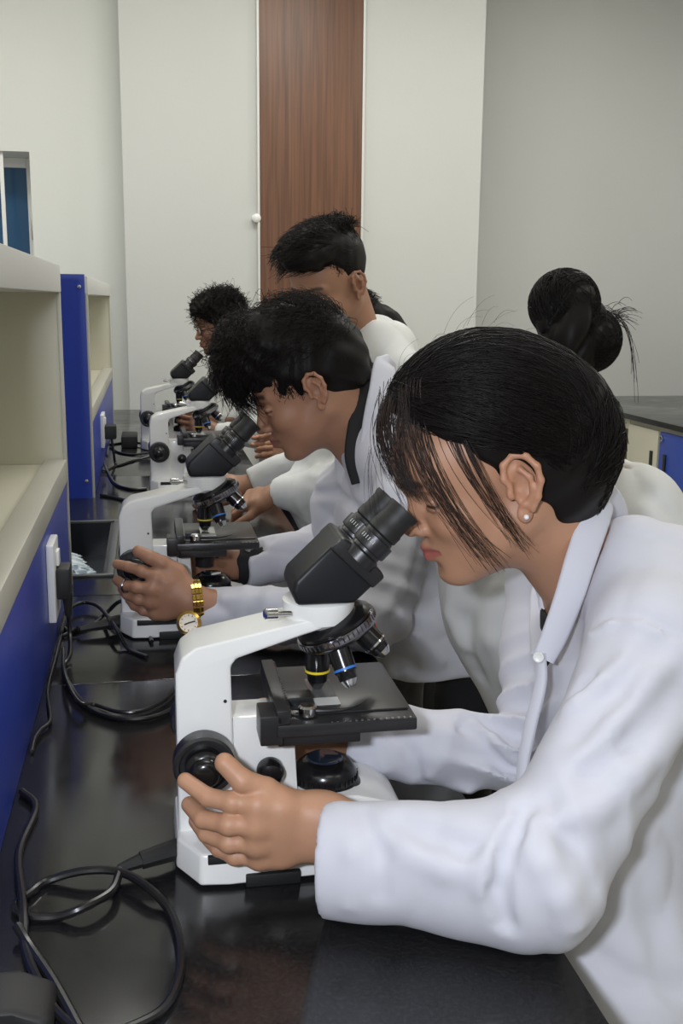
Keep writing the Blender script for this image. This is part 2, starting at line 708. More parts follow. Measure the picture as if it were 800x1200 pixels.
# ================================================================ the bench
SX0, SX1, SY0, SY1 = -0.62, -0.096, 2.15, 2.68       # sink cut-out
bench = empty('lab_bench', (0.0, 2.9, 0.0))
tag(bench, 'long laboratory bench with glossy black granite top running to the back wall', 'bench')


def L(bm, dx=0.0, dy=2.9, dz=0.0):
    """world coordinates into the coordinates of a thing standing at (dx, dy, dz)"""
    bmesh.ops.translate(bm, verts=bm.verts, vec=(-dx, -dy, -dz))
    return bm


BX0, BX1 = -0.95, 0.346
for y0, y1 in ((-0.6, 1.518), (1.5195, 2.0)):
    obj('worktop_slab', L(bx(BX0, BX1, y0, y1, BZ - 0.03, BZ)), M['granite'], bench, bevel=0.0015)
b = bx(BX0, BX1, 2.0015, SY0, BZ - 0.03, BZ)
box(b, SX1, BX1, SY0, SY1, BZ - 0.03, BZ)
box(b, BX0, SX0, SY0, SY1, BZ - 0.03, BZ)
box(b, BX0, BX1, SY1, 3.4, BZ - 0.03, BZ)
obj('worktop_slab', L(b), M['granite'], bench)
obj('worktop_slab', L(bx(BX0, BX1, 3.4015, 5.50, BZ - 0.03, BZ)), M['granite'], bench, bevel=0.0015)
b = bx(-0.92, 0.28, -0.6, 5.49, 0.10, BZ - 0.22)
box(b, -0.92, 0.28, -0.6, 2.0, BZ - 0.22, BZ - 0.03)
box(b, -0.92, 0.28, 2.8, 5.49, BZ - 0.22, BZ - 0.03)
obj('carcass', L(b), M['cream'], bench)
obj('plinth', L(bx(-0.88, 0.23, -0.6, 5.49, 0.0, 0.10)), M['rubber'], bench)
y = -0.55
while y < 5.2:
    d = obj('door', L(bx(0.281, 0.299, y, y + 0.44, 0.12, BZ - 0.06)), M['cream'] if y < 2.6 else M['blue_door'], bench, bevel=0.002)
    obj('handle', L(bx(0.299, 0.307, y + 0.05, y + 0.065, 0.48, 0.60)), M['black'], d, bevel=0.002)
    y += 0.45

# sink let into the bench
sk = empty('cup_sink', (SX0 / 2 + SX1 / 2, (SY0 + SY1) / 2, BZ))
tag(sk, 'black rectangular sink let into the bench between the two shelf racks', 'sink')
sc = sk.location
b = bmesh.new()
t = 0.008
zb = BZ - 0.085
box(b, SX0, SX1, SY0, SY0 + t, zb, BZ + 0.002)
box(b, SX0, SX1, SY1 - t, SY1, zb, BZ + 0.002)
box(b, SX0, SX0 + t, SY0, SY1, zb, BZ + 0.002)
box(b, SX1 - t, SX1, SY0, SY1, zb, BZ + 0.002)
box(b, SX0, SX1, SY0, SY1, zb - t, zb)
obj('basin', L(b, *sc), M['sink'], sk)
b = bmesh.new()
for x0, x1, y0, y1 in ((SX0 - .014, SX1 + .014, SY0 - .014, SY0), (SX0 - .014, SX1 + .014, SY1, SY1 + .014), (SX0 - .014, SX0, SY0, SY1), (SX1, SX1 + .014, SY0, SY1)):
    box(b, x0, x1, y0, y1, BZ, BZ + 0.005)
obj('rim', L(b, *sc), M['sink_rim'], sk, bevel=0.001)
b = bmesh.new()
lathe(b, (-0.35, 2.42, zb), (0, 0, 1), [(0, 0.03), (0.003, 0.03), (0.003, 0.02), (0.001, 0.018)], 20)
obj('drain', L(b, *sc), M['chrome'], sk)

# crumpled plastic bag lying in the sink
rs = np.random.RandomState(5)
V = Vol(0.0035)
V.u(ell((-0.175, 2.22, zb + 0.046), (0.060, 0.060, 0.048)), 0.01)
V.u(ell((-0.19, 2.28, zb + 0.052), (0.05, 0.06, 0.052)), 0.02)
V.u(ell((-0.145, 2.20, zb + 0.035), (0.035, 0.045, 0.035)), 0.02)
V.warp = lambda P: 0.012 * np.abs(np.sin(P[:, 0] * 95 + 3 * np.sin(P[:, 1] * 40) + P[:, 2] * 60)) + 0.008 * np.abs(np.sin(P[:, 1] * 110 + 4 * np.sin(P[:, 2] * 55))) - 0.008
v, f = V.build()
v[:, 2] = np.maximum(v[:, 2], zb + 0.001)
v[:, 1] = np.clip(v[:, 1], SY0 + t + 0.001, SY1 - t)
v[:, 0] = np.clip(v[:, 0], SX0 + t, SX1 - t - 0.001)
bag = mesh_np('plastic_bag', v, f, M['bag'])
tag(bag, 'crumpled pale translucent plastic bag lying in the black sink', 'bag')


# ================================================================ shelf racks standing on the bench
def rack(y0, y1, name, label, sockets, xf=-0.163, xb=-0.80):
    r = empty(name, (xb, y0, BZ))
    tag(r, label, 'shelf rack', 'shelf racks standing on the bench')
    o = (xb, y0, BZ)
    zs, zt = 1.045, 1.42
    # blue risers front and back
    obj('riser', L(bx(xf - 0.016, xf, y0 + 0.018, y1 - 0.018, BZ, 1.012), *o), M['blue'], r, bevel=0.0015)
    obj('riser', L(bx(xb, xb + 0.016, y0 + 0.018, y1 - 0.018, BZ, 1.012), *o), M['blue'], r, bevel=0.0015)
    # shelf and its raised front rail
    obj('shelf', L(bx(xb + 0.03, xf - 0.04, y0 + 0.018, y1 - 0.018, 1.02, zs), *o), M['cream'], r, bevel=0.001)
    obj('shelf_rail', L(bx(xf - 0.038, xf + 0.003, y0 + 0.018, y1 - 0.018, 1.012, 1.055), *o), M['cream_edge'], r, bevel=0.003)
    obj('shelf_rail', L(bx(xb, xb + 0.03, y0 + 0.018, y1 - 0.018, 1.012, 1.055), *o), M['cream_edge'], r, bevel=0.003)
    # top board with a deep front lip
    obj('top_board', L(bx(xb, xf + 0.004, y0, y1, zt - 0.05, zt), *o), M['white_lam'], r, bevel=0.003)
    # end panels: blue outside, cream inside, pale edge
    for k, (ya, yb) in enumerate(((y0, y0 + 0.018), (y1 - 0.018, y1))):
        e = obj('end_panel', L(bx(xb + 0.001, xf - 0.001, ya + 0.002, yb - 0.002, BZ, zt - 0.05), *o), M['cream'], r)
        yo = ya if k == 0 else yb - 0.002
        obj('blue_facing', L(bx(xb + 0.001, xf - 0.004, yo - (0.004 if k == 0 else 0), yo + (0.002 if k == 0 else 0.006), BZ, zt + (0.004 if k == 0 else 0)), *o), M['blue'], e)
        obj('edge_band', L(bx(xf - 0.004, xf + 0.003, ya, yb, BZ, zt - 0.05), *o), M['cream_edge'], e, bevel=0.001)
        for z in (zt - 0.03, BZ + 0.05):
            c = bmesh.new()
            lathe(c, (xf - 0.018, ya - 0.006, z), (0, -1, 0), [(0, 0.005), (0.003, 0.005), (0.004, 0.003), (0.004, 0)], 12)
            if k == 0:
                obj('screw_cap', L(c, *o), M['chrome'], e)
    for ys, zc, hw, hh in sockets:
        s = obj('socket_plate', L(bx(xf, xf + 0.012, ys - hw, ys + hw, zc - hh, zc + hh), *o), M['plastic_white'], r, bevel=0.003)
        obj('rocker_switch', L(bx(xf + 0.012, xf + 0.017, ys - 0.012, ys + 0.012, zc + hh * 0.35, zc + hh * 0.75), *o), M['plastic_white'], s, bevel=0.002)
        sl = bmesh.new()
        for dy in (-0.012, 0.006):
            box(sl, xf + 0.0115, xf + 0.0128, ys + dy, ys + dy + 0.006, zc - hh * 0.45, zc - hh * 0.2)
        obj('socket_slot', L(sl, *o), M['rubber'], s)
    return r


rack(0.93, 2.09, 'shelf_rack', 'near cream and blue shelf rack with a white socket plate at the left edge', [(1.665, 0.925, 0.042, 0.062)])
rack(3.03, 4.86, 'shelf_rack', 'far shelf rack with a tall royal blue end panel beyond the sink', [(3.62, 0.925, 0.06, 0.055)])

# ================================================================ cabinets and counter on the right
ct = obj('stone_counter', bx(2.435, 3.49, 3.6, 6.08, BZ - 0.028, BZ), M['granite'], None, bevel=0.003)
tag(ct, 'dark stone counter top along the right wall of the room', 'worktop')


def cabinet(y0, y1, label, doors, open_bay=None):
    c = empty('base_cabinet', (2.48, y0, 0))
    tag(c, label, 'cabinet', 'cabinets under the right counter')
    o = (2.48, y0, 0)
    b = bmesh.new()
    X0, X1, Z0, Z1 = 2.48, 3.45, 0.0, BZ - 0.029
    tt = 0.018
    box(b, X0, X1, y0, y0 + tt, Z0, Z1)
    box(b, X0, X1, y1 - tt, y1, Z0, Z1)
    box(b, X0, X1, y0 + tt, y1 - tt, Z1 - 0.06, Z1)
    box(b, X0, X1, y0 + tt, y1 - tt, Z0, 0.1)
    box(b, X1 - tt, X1, y0 + tt, y1 - tt, 0.1, Z1 - 0.06)
    obj('body', L(b, *o), M['cream'], c)
    for ya, yb, z0, z1, mm, hy, lock in doors:
        d = obj('door', L(bx(X0 - 0.02, X0 - 0.001, ya, yb, z0, z1), *o), M[mm], c, bevel=0.002)
        obj('handle', L(bx(X0 - 0.028, X0 - 0.019, hy - 0.012, hy + 0.012, 0.53, 0.64), *o), M['black'], d, bevel=0.002)
        if lock:
            k = bmesh.new()
            lathe(k, (X0 - 0.02, ya + (yb - ya) * lock, 0.715), (-1, 0, 0), [(0, 0.015), (0.012, 0.015), (0.014, 0.01), (0.02, 0.009), (0.02, 0)], 14)
            obj('lock', L(k, *o), M['chrome'], d)
    return c


cabinet(5.14, 5.98, 'cream cabinet with an open bay at the far end of the right counter', [(5.58, 5.96, 0.12, 0.70, 'cream', 5.9, 0)])
cabinet(4.28, 5.13, 'cabinet with cream and royal blue doors under the right counter', [(4.30, 4.765, 0.12, 0.745, 'blue_door', 4.70, 0.93), (4.785, 5.11, 0.12, 0.745, 'cream', 4.84, 0)])
cabinet(3.62, 4.27, 'blue-doored cabinet at the near end of the right counter', [(3.64, 4.25, 0.12, 0.745, 'blue_door', 3.72, 0)])


# ================================================================ microscopes
def make_microscope():
    """local frame: x from the back of the arm to the user, y across, origin on the bench under the arm's back"""
    r = empty('microscope', (0, 0, 0))
    en, bk = M['enamel'], M['black']
    # base: Y-shaped slab with black recess
    b = bmesh.new()
    out = [(0.0, -0.048), (0.022, -0.087), (0.05, -0.090), (0.20, -0.084), (0.222, -0.066), (0.230, 0.0), (0.222, 0.066), (0.20, 0.084), (0.05, 0.090), (0.022, 0.087), (0.0, 0.048)]
    lo = [b.verts.new((x, y, 0.003)) for x, y in out]
    hi = [b.verts.new((x * 0.985 + 0.002, y * 0.95, 0.034)) for x, y in out]
    b.faces.new(lo[::-1]); b.faces.new(hi)
    for i in range(len(out)):
        j = (i + 1) % len(out)
        b.faces.new((lo[i], lo[j], hi[j], hi[i]))
    base = obj('base', b, en, r, bevel=0.004, seg=3)
    obj('foot_pad', bx(0.066, 0.120, -0.092, -0.06, 0.0, 0.013), M['rubber'], base, bevel=0.002)
    obj('foot_pad', bx(0.066, 0.120, 0.06, 0.092, 0.0, 0.013), M['rubber'], base, bevel=0.002)
    obj('side_groove', bx(0.030, 0.205, -0.0870, -0.0775, 0.0245, 0.033), M['rubber'], base, bevel=0.001)
    for sy in (-1, 1):
        for sx in (0.04, 0.19):
            b = bmesh.new()
            lathe(b, (sx, sy * 0.055, 0), (0, 0, 1), [(0, 0.011), (0.004, 0.011)], 14)
            obj('rubber_foot', b, M['rubber'], base)
    # raised ramp of the base under the lamp
    b = bmesh.new()
    prism(b, [(0.10, 0.03), (0.240, 0.03), (0.236, 0.040), (0.215, 0.056), (0.185, 0.064), (0.10, 0.066)], -0.045, 0.045)
    obj('lamp_platform', b, en, base, bevel=0.005, seg=3)
    # arm: upright and sloping top
    b = bmesh.new()
    prism(b, [(0.004, 0.03), (0.068, 0.03), (0.060, 0.11), (0.058, 0.205), (0.064, 0.213), (0.130, 0.234), (0.152, 0.240), (0.152, 0.252), (0.118, 0.2455), (0.024, 0.226), (0.010, 0.216), (0.004, 0.20)], -0.033, 0.033)
    arm = obj('arm', b, en, r, bevel=0.004, seg=3)
    b = bmesh.new()
    prism(b, [(0.055, 0.03), (0.128, 0.03), (0.122, 0.135), (0.106, 0.148), (0.055, 0.148)], -0.026, 0.026)
    blk = obj('focus_block', b, en, arm, bevel=0.003)
    for x, z in ((0.052, 0.127), (0.052, 0.170)):
        b = bmesh.new()
        lathe(b, (x, -0.033, z), (0, -1, 0), [(0, 0.0018), (0.0008, 0.0018), (0.0008, 0)], 8)
        obj('grub_screw', b, M['rubber'], arm)
    # head socket on the arm and the clamp screw
    b = bmesh.new()
    lathe(b, (0.150, 0, 0.236), (0, 0, 1), [(0, 0.026), (0.006, 0.034), (0.022, 0.037), (0.027, 0.037), (0.029, 0.034), (0.029, 0)], 40)
    obj('head_socket', b, en, arm)
    b = bmesh.new()
    lathe(b, (0.118, -0.028, 0.256), (-1, -0.35, 0.12), [(0, 0.0025), (0.016, 0.0025), (0.016, 0.0055), (0.028, 0.0055), (0.029, 0)], 14)
    obj('clamp_screw', b, M['chrome'], arm)
    # viewing head: wedge-shaped prism box
    vh = bmesh.new()
    prism(vh, [(0.123, 0.2655), (0.181, 0.2655), (0.208, 0.291), (0.166, 0.333), (0.121, 0.290), (0.118, 0.279)], -0.036, 0.036)
    head = obj('viewing_head', vh, M['head_grey'], r, bevel=0.005, seg=3)
    b = bmesh.new()
    # interpupillary bridge, perpendicular to the tube direction
    dx, dz = 0.70, 0.714
    nx, nz = -0.714, 0.70
    c = (0.1915, 0.315)

    def q(u, v):
        return (c[0] + dx * u + nx * v, c[1] + dz * u + nz * v)
    prism(b, [q(-0.020, -0.029), q(-0.003, -0.030), q(-0.001, -0.022), q(-0.001, 0.020), q(-0.003, 0.030), q(-0.020, 0.031)], -0.040, 0.040)
    obj('bridge', b, M['black'], head, bevel=0.004, seg=3)
    for sy in (-1, 1):
        b = bmesh.new()
        p0 = (c[0] + nx * 0.002, sy * 0.031, c[1] + nz * 0.002)
        lathe(b, p0, (dx, 0, dz), [(-0.01, 0.019), (0.0, 0.019), (0.002, 0.0165), (0.005, 0.0165), (0.006, 0.0190), (0.009, 0.0195), (0.020, 0.0195), (0.021, 0.0165), (0.024, 0.016), (0.024, 0)], 32)
        et = obj('eyepiece_tube', b, M['black'], head)
        b = bmesh.new()
        p1 = tuple(p0[i] + (dx, 0, dz)[i] * 0.024 for i in range(3))
        lathe(b, p1, (dx, 0, dz), [(0, 0.0150), (0.002, 0.0170), (0.010, 0.0172), (0.012, 0.0162), (0.026, 0.0160), (0.031, 0.0175), (0.0345, 0.0172), (0.035, 0.0120), (0.031, 0.0105), (0.031, 0)], 32)
        ep = obj('eyepiece', b, M['rubber'], et)
        b = bmesh.new()
        p2 = tuple(p1[i] + (dx, 0, dz)[i] * 0.0312 for i in range(3))
        lathe(b, p2, (dx, 0, dz), [(0, 0.0102), (0.001, 0.009), (0.0018, 0)], 24)
        obj('eye_lens', b, M['lens'], et)
        b = bmesh.new()
        pm = tuple(p0[i] + (dx, 0, dz)[i] * 0.012 for i in range(3))
        for k in range(6):   # diopter marks: short engraved ticks on the tube
            ang = 0.5 + k * 0.16
            e = (nx * math.cos(ang), sy * 0 - math.sin(ang), nz * math.cos(ang))
            pp = [pm[i] + e[i] * 0.0195 for i in range(3)]
            tube(b, [pp, [pp[i] + (dx, 0, dz)[i] * 0.004 for i in range(3)]], 0.0004, 4)
        obj('diopter_marks', b, M['slide'], et)
    # nosepiece, tilted turret, chrome ring
    np_ax = Vector((0.42, 0, -0.907)).normalized()
    c0 = Vector((0.162, 0, 0.246))
    b = bmesh.new()
    lathe(b, c0, np_ax, [(0, 0.020), (0.004, 0.034), (0.009, 0.0405), (0.0125, 0.0405)], 40)
    tur = obj('nosepiece', b, M['black_gloss'], r)
    b = bmesh.new()
    lathe(b, c0, np_ax, [(0.0125, 0.038), (0.013, 0.0425), (0.021, 0.0425), (0.025, 0.040), (0.032, 0.026), (0.035, 0.012), (0.035, 0)], 48)
    for k in range(48):
        a_, b_, _ = frame_of(np_ax)
        e = a_ * math.cos(2 * math.pi * k / 48) + b_ * math.sin(2 * math.pi * k / 48)
        p = c0 + e * 0.0425
        tube(b, [p + np_ax * 0.014, p + np_ax * 0.020], 0.0007, 4)
    obj('knurled_ring', b, M['dark_chrome'], tur)
    # objectives: one vertical over the stage, the others swung out
    a_, b_, _ = frame_of(np_ax)
    tilt = math.acos(np_ax.dot(Vector((0, 0, -1))))
    specs = [(0.0, 0.050, M['yellow'], 0.0125), (72, 0.048, M['blue_band'], 0.0115), (144, 0.040, M['chrome'], 0.0125), (216, 0.040, M['red_band'], 0.012)]
    up = Vector((-1, 0, 0)) - np_ax * Vector((-1, 0, 0)).dot(np_ax)
    up.normalize()
    sd = np_ax.cross(up).normalized()
    for ang, ln, band, rr in specs:
        an = math.radians(ang)
        e = up * math.cos(an) - sd * math.sin(an)
        # direction: at angle 0 the objective is vertical
        dr = (np_ax * math.cos(tilt) + e * math.sin(tilt)).normalized()
        p = c0 + np_ax * 0.022 + e * 0.024
        b = bmesh.new()
        lathe(b, p, dr, [(0, rr + 0.001), (0.006, rr + 0.001), (0.007, rr), (ln * 0.66, rr), (ln * 0.70, rr * 0.86), (ln * 0.84, rr * 0.80)], 28)
        o = obj('objective', b, M['black_gloss'], tur)
        b = bmesh.new()
        lathe(b, p, dr, [(ln * 0.58, rr + 0.0003), (ln * 0.58, rr + 0.0006), (ln * 0.63, rr + 0.0006), (ln * 0.63, rr)], 28)
        obj('colour_band', b, band, o)
        b = bmesh.new()
        lathe(b, p, dr, [(ln * 0.84, rr * 0.78), (ln * 0.93, rr * 0.6), (ln, rr * 0.42), (ln, 0)], 24)
        obj('front_lens_mount', b, M['dark_chrome'] if ang == 0 else M['chrome'], o)
        b = bmesh.new()
        lathe(b, p, dr, [(0.0005, rr + 0.0018), (0.0035, rr + 0.0018), (0.0035, rr)], 28)
        obj('mount_ring', b, M['gold'] if ang == 0 else M['dark_chrome'], o)
    # stage with slide, slide holder and mechanical drive
    b = bx(0.098, 0.236, -0.082, 0.080, 0.148, 0.161)
    st = obj('stage', b, M['stage'], r, bevel=0.0025)
    obj('stage_top_plate', bx(0.112, 0.232, -0.060, 0.076, 0.161, 0.1632), M['stage'], st, bevel=0.0015)
    obj('slide', bx(0.140, 0.166, -0.045, 0.031, 0.1634, 0.1646), M['glass'], st)
    obj('slide_label', bx(0.141, 0.166, -0.045, -0.026, 0.1647, 0.1652), M['slide'], st)
    b = bmesh.new()
    tube(b, smooth_path([(0.120, -0.054, 0.167), (0.135, -0.064, 0.167), (0.160, -0.066, 0.167), (0.180, -0.056, 0.1662), (0.192, -0.042, 0.1656)], 5), 0.0022, 6, r_end=0.0008)
    obj('slide_clip', b, M['stage'], st)
    b = bmesh.new()
    lathe(b, (0.130, -0.062, 0.163), (0, 0, 1), [(0, 0.009), (0.008, 0.009), (0.010, 0.007), (0.010, 0)], 20)
    obj('clip_pivot', b, M['chrome'], st)
    b = bx(0.098, 0.111, -0.080, 0.07, 0.161, 0.175)
    box(b, 0.111, 0.139, -0.040, -0.018, 0.163, 0.172)
    obj('slide_carriage', b, M['black'], st, bevel=0.0015)
    b = bmesh.new()
    for k in range(22):
        yy = -0.076 + k * 0.0065
        box(b, 0.1105, 0.1125, yy, yy + 0.003, 0.165, 0.1745)
    obj('vernier_rack', b, M['dark_chrome'], st)
    b = bmesh.new()
    for k in range(14):
        xx = 0.150 + k * 0.006
        box(b, xx, xx + 0.0022, -0.0812, -0.0790, 0.1608, 0.1620)
    obj('stage_scale', b, M['dark_chrome'], st)
    b = bx(0.082, 0.104, -0.080, -0.040, 0.140, 0.170)
    obj('x_drive_housing', b, M['black'], st, bevel=0.002)
    obj('stage_bracket', bx(0.100, 0.182, -0.070, -0.040, 0.134, 0.149), M['black'], st, bevel=0.002)
    b = bmesh.new()
    lathe(b, (0.150, 0.068, 0.150), (0, 0, -1), [(0, 0.006), (0.02, 0.006), (0.02, 0.013), (0.045, 0.013), (0.046, 0.016), (0.065, 0.016), (0.065, 0)], 24)
    obj('stage_drive_knob', b, M['black'], st)
    # condenser with pale ring under the stage
    b = bmesh.new()
    lathe(b, (0.153, 0, 0.149), (0, 0, -1), [(0, 0.032), (0.008, 0.034), (0.016, 0.034), (0.022, 0.030), (0.026, 0.022), (0.026, 0)], 36)
    cn = obj('condenser', b, M['black'], r)
    b = bmesh.new()
    lathe(b, (0.153, 0, 0.139), (0, 0, -1), [(0, 0.0335), (0.001, 0.0362), (0.006, 0.0362), (0.007, 0.0335)], 36)
    obj('pale_ring', b, M['enamel'], cn)
    b = bmesh.new()
    for xx in (0.160, 0.168):
        b = bmesh.new()
        lathe(b, (xx, -0.026, 0.125), (0, -1, 0), [(-0.01, 0.003), (0.004, 0.003), (0.005, 0)], 10)
        obj('iris_pin', b, M['rubber'], cn)
    # field lamp: black housing with lens
    b = bmesh.new()
    lathe(b, (0.158, 0, 0.05), (0, 0, 1), [(0, 0.040), (0.012, 0.038), (0.016, 0.034), (0.024, 0.034), (0.031, 0.030), (0.036, 0.024), (0.038, 0.019)], 40)
    for k in range(36):
        an = 2 * math.pi * k / 36
        tube(b, [(0.158 + 0.0342 * math.cos(an), 0.0342 * math.sin(an), 0.067), (0.158 + 0.0342 * math.cos(an), 0.0342 * math.sin(an), 0.073)], 0.0010, 4)
    lm = obj('field_lamp', b, M['black_gloss'], r)
    b = bmesh.new()
    lathe(b, (0.158, 0, 0.0875), (0, 0, 1), [(0, 0.0195), (0.002, 0.018), (0.003, 0)], 30)
    obj('lamp_lens', b, M['lens'], lm)
    # coaxial focus knobs on both sides
    for sy in (-1, 1):
        b = bmesh.new()
        lathe(b, (0.029, sy * 0.033, 0.118), (0, sy, 0), [(0, 0.012), (0.012, 0.012), (0.012, 0.0285), (0.016, 0.030), (0.034, 0.030), (0.036, 0.0275), (0.036, 0.0245), (0.030, 0.0235), (0.030, 0.018)], 44)
        kn = obj('coarse_focus_knob', b, M['black'], arm)
        b = bmesh.new()
        lathe(b, (0.029, sy * 0.063, 0.118), (0, sy, 0), [(0, 0.0190), (0.013, 0.0190), (0.016, 0.0165), (0.017, 0.0145), (0.023, 0.0140), (0.026, 0.0115), (0.0275, 0.007), (0.0275, 0)], 40)
        obj('fine_focus_knob', b, M['black_gloss'], kn)
        b = bmesh.new()
        lathe(b, (0.096, sy * 0.026, 0.094), (0, sy, 0), [(0, 0.006), (0.006, 0.006), (0.006, 0.0135), (0.018, 0.0135), (0.022, 0.011), (0.024, 0.006), (0.0245, 0)], 28)
        obj('lamp_dial', b, M['black_gloss'], blk)
    b = bmesh.new()
    tube(b, [(0.100, -0.0265, 0.118), (0.100, -0.0265, 0.142), (0.118, -0.0265, 0.142)], 0.0006, 5)
    obj('seam', b, M['rubber'], blk)
    return r


SC_R = math.radians(2.5)
scope = make_microscope()
SCOPES = [((0.014, 1.020, BZ), 0.0, 'nearest white microscope, black viewing head, held by the woman in front'),
          ((-0.060, 1.800, BZ), 0.0, 'second white microscope, held by the man with a gold watch'),
          ((-0.006, 3.165, BZ), 0.02, 'third white microscope, partly hidden behind the head of the second one'),
          ((-0.038, 4.060, BZ), 0.04, 'farthest microscope, used by the person in glasses')]
for i, (loc, rz, lab) in enumerate(SCOPES):
    o = scope if i == 0 else copy_tree(scope)
    o.location = loc
    o.rotation_euler = (0, 0, rz)
    tag(o, lab, 'microscope', 'white binocular microscopes on the bench')


# ================================================================ power cords
def plane_pts(px, z=BZ + 0.004):
    out = []
    for p in px:
        zz = p[2] if len(p) > 2 else z
        q = at(p[0], p[1], z=zz)
        out.append((max(q[0], -0.156), q[1], q[2]))
    return out


def cord(name, label, pts, r=0.0032, parts=(), group=None):
    base = pts[0]
    root = empty(name, base)
    tag(root, label, 'power cord', group or 'black power cords along the bench')
    b = bmesh.new()
    tube(b, smooth_path(pts, 7), r, 9)
    obj('cable', L(b, *base), M['cord'], root)
    for nm, bm2, mm, bev in parts:
        obj(nm, L(bm2, *base), mm, root, bevel=bev)
    return root


# cord of the nearest microscope: connector behind the base, figure-of-eight loops, off the left edge
cbm = bmesh.new()
tube(cbm, [(0.016, 0.985, BZ + 0.016), (-0.004, 0.976, BZ + 0.016), (-0.02, 0.972, BZ + 0.014)], 0.011, 10, r_end=0.009)
tube(cbm, [(-0.02, 0.972, BZ + 0.014), (-0.042, 0.966, BZ + 0.010)], 0.0075, 10, r_end=0.0045)
z1, z2 = BZ + 0.004, BZ + 0.011
near = [(-0.040, 0.966, BZ + 0.010)] + plane_pts([(130, 1045, z2), (97, 1064, z2), (65, 1075), (33, 1074), (18, 1062), (36, 1046), (55, 1033), (97, 1021, z2), (140, 1022, z2), (175, 1041, z2),
                                        (198, 1067), (210, 1100), (211, 1139), (195, 1178), (162, 1200), (110, 1215), (70, 1190), (45, 1150), (30, 1110), (27, 1060, z2), (22, 1000), (42, 947), (13, 928)])
cord('power_cord', 'thick black cord coiled in a wide loop beside the nearest microscope', near, 0.0042, [('connector', cbm, M['rubber'], 0)])
# second cord lying by the loop, running out of the picture
cord('power_cord', 'black cord running from under the coil out of the lower left corner', plane_pts([(20, 1085, z2), (35, 1110), (62, 1150), (92, 1205), (120, 1260)]), 0.0046)
# black adaptor cut by the lower left corner
b = bmesh.new()
ap = at(8, 1188, z=BZ)
prism(b, [(ap[0] - 0.05, BZ + 0.001), (ap[0] + 0.040, BZ + 0.001), (ap[0] + 0.036, BZ + 0.014), (ap[0] + 0.010, BZ + 0.026), (ap[0] - 0.03, BZ + 0.028), (ap[0] - 0.05, BZ + 0.02)], ap[1] - 0.035, ap[1] + 0.02)
ad = obj('power_adaptor', b, M['rubber'], None, bevel=0.007, seg=3)
tag(ad, 'glossy black rounded plug adaptor at the lower left corner of the bench', 'adaptor')

# plug in the near rack's socket with its cord
pb = bx(-0.151, -0.130, 1.64, 1.69, 0.895, 0.945)
b2 = bmesh.new()
tube(b2, [(-0.137, 1.665, 0.900), (-0.136, 1.665, 0.862)], 0.0085, 10, r_end=0.0055)
c2b = bmesh.new()
tube(c2b, [(-0.058, 1.765, BZ + 0.018), (-0.080, 1.757, BZ + 0.017)], 0.012, 10, r_end=0.011)
tube(c2b, [(-0.080, 1.757, BZ + 0.017), (-0.125, 1.745, BZ + 0.013)], 0.0095, 10, r_end=0.005)
cord('power_cord', 'black plug in the white rack socket with its cord falling to the bench',
     [(-0.136, 1.665, 0.865), (-0.135, 1.66, 0.835), (-0.133, 1.62, BZ + 0.012)] + plane_pts([(74, 783), (85, 808), (105, 830), (138, 842), (170, 842), (196, 834), (214, 822)]),
     0.0036, [('plug', pb, M['rubber'], 0.004), ('strain_relief', b2, M['rubber'], 0)])
cord('power_cord', 'black cord arching from the second microscope connector toward the rack',
     [(-0.125, 1.745, BZ + 0.013)] + plane_pts([(90, 736, z2), (74, 745), (68, 738, z2), (74, 722, z2), (86, 710, z2), (102, 706, z2), (118, 713, z2), (135, 735, z2 + .012), (150, 760), (172, 770)]), 0.0036,
     [('connector', c2b, M['rubber'], 0)])
cord('power_cord', 'black cord looping over behind the hand at the second microscope',
     plane_pts([(58, 736), (85, 740), (108, 732), (125, 718, z2), (138, 706, z2 + .02), (149, 706, z2 + .02), (162, 720, z2), (172, 738), (178, 752)]), 0.0036)
cord('power_cord', 'thin black cord lying against the near rack toward the left edge',
     plane_pts([(62, 742), (57, 775), (56, 810), (59, 843), (48, 855), (33, 866), (11, 882)]), 0.0026)
cord('power_cord', 'black cord doubled along the front of the dark worktop reflection',
     plane_pts([(74, 760), (76, 790, z2), (92, 822, z2), (112, 826), (138, 834), (165, 833), (190, 822), (206, 806), (216, 790)]), 0.003)
# cords by the third and fourth microscopes
for k, (lab, pts) in enumerate([
        ('black cord running from the third microscope knob to the rack, upper one', [(174, 522, z2), (160, 519, z2), (145, 519), (130, 521), (116, 519)]),
        ('black cord sagging between the third microscope and the blue end panel', [(176, 530, z2), (155, 533), (138, 530), (124, 524), (112, 534)]),
        ('lower black cord curving along the bench behind the second microscope', [(178, 534, z2), (156, 540), (136, 546), (122, 552), (108, 549)]),
        ('black cord curling below the far rack socket', [(113, 545), (126, 553), (135, 567), (152, 573), (172, 573)]),
        ('short black cord hanging on the bench near the sink rim', [(118, 580), (134, 583), (148, 586), (160, 584)])]):
    cord('power_cord', lab, plane_pts(pts), 0.0045)
b = bx(-0.163 + 0.0125, -0.163 + 0.05, 3.59, 3.65, 0.895, 0.94)
pts = [(-0.13, 3.62, 0.897), (-0.125, 3.62, 0.85), (-0.12, 3.62, BZ + 0.01), (-0.11, 3.60, BZ + 0.006), (-0.06, 3.70, BZ + 0.006)]
cord('power_cord', 'black plug and cord in the far rack socket', pts, 0.0045, [('plug', b, M['rubber'], 0.004)])
b = bx(-0.11, -0.05, 4.05, 4.22, BZ + 0.001, BZ + 0.045)
tag(obj('power_supply', b, M['rubber'], None, bevel=0.006), 'small black power supply box on the bench by the far rack', 'power supply')


# ================================================================ people
SKIN = {'f': (0.48, 0.255, 0.155), 'm': (0.40, 0.205, 0.125), 'd': (0.24, 0.115, 0.07)}


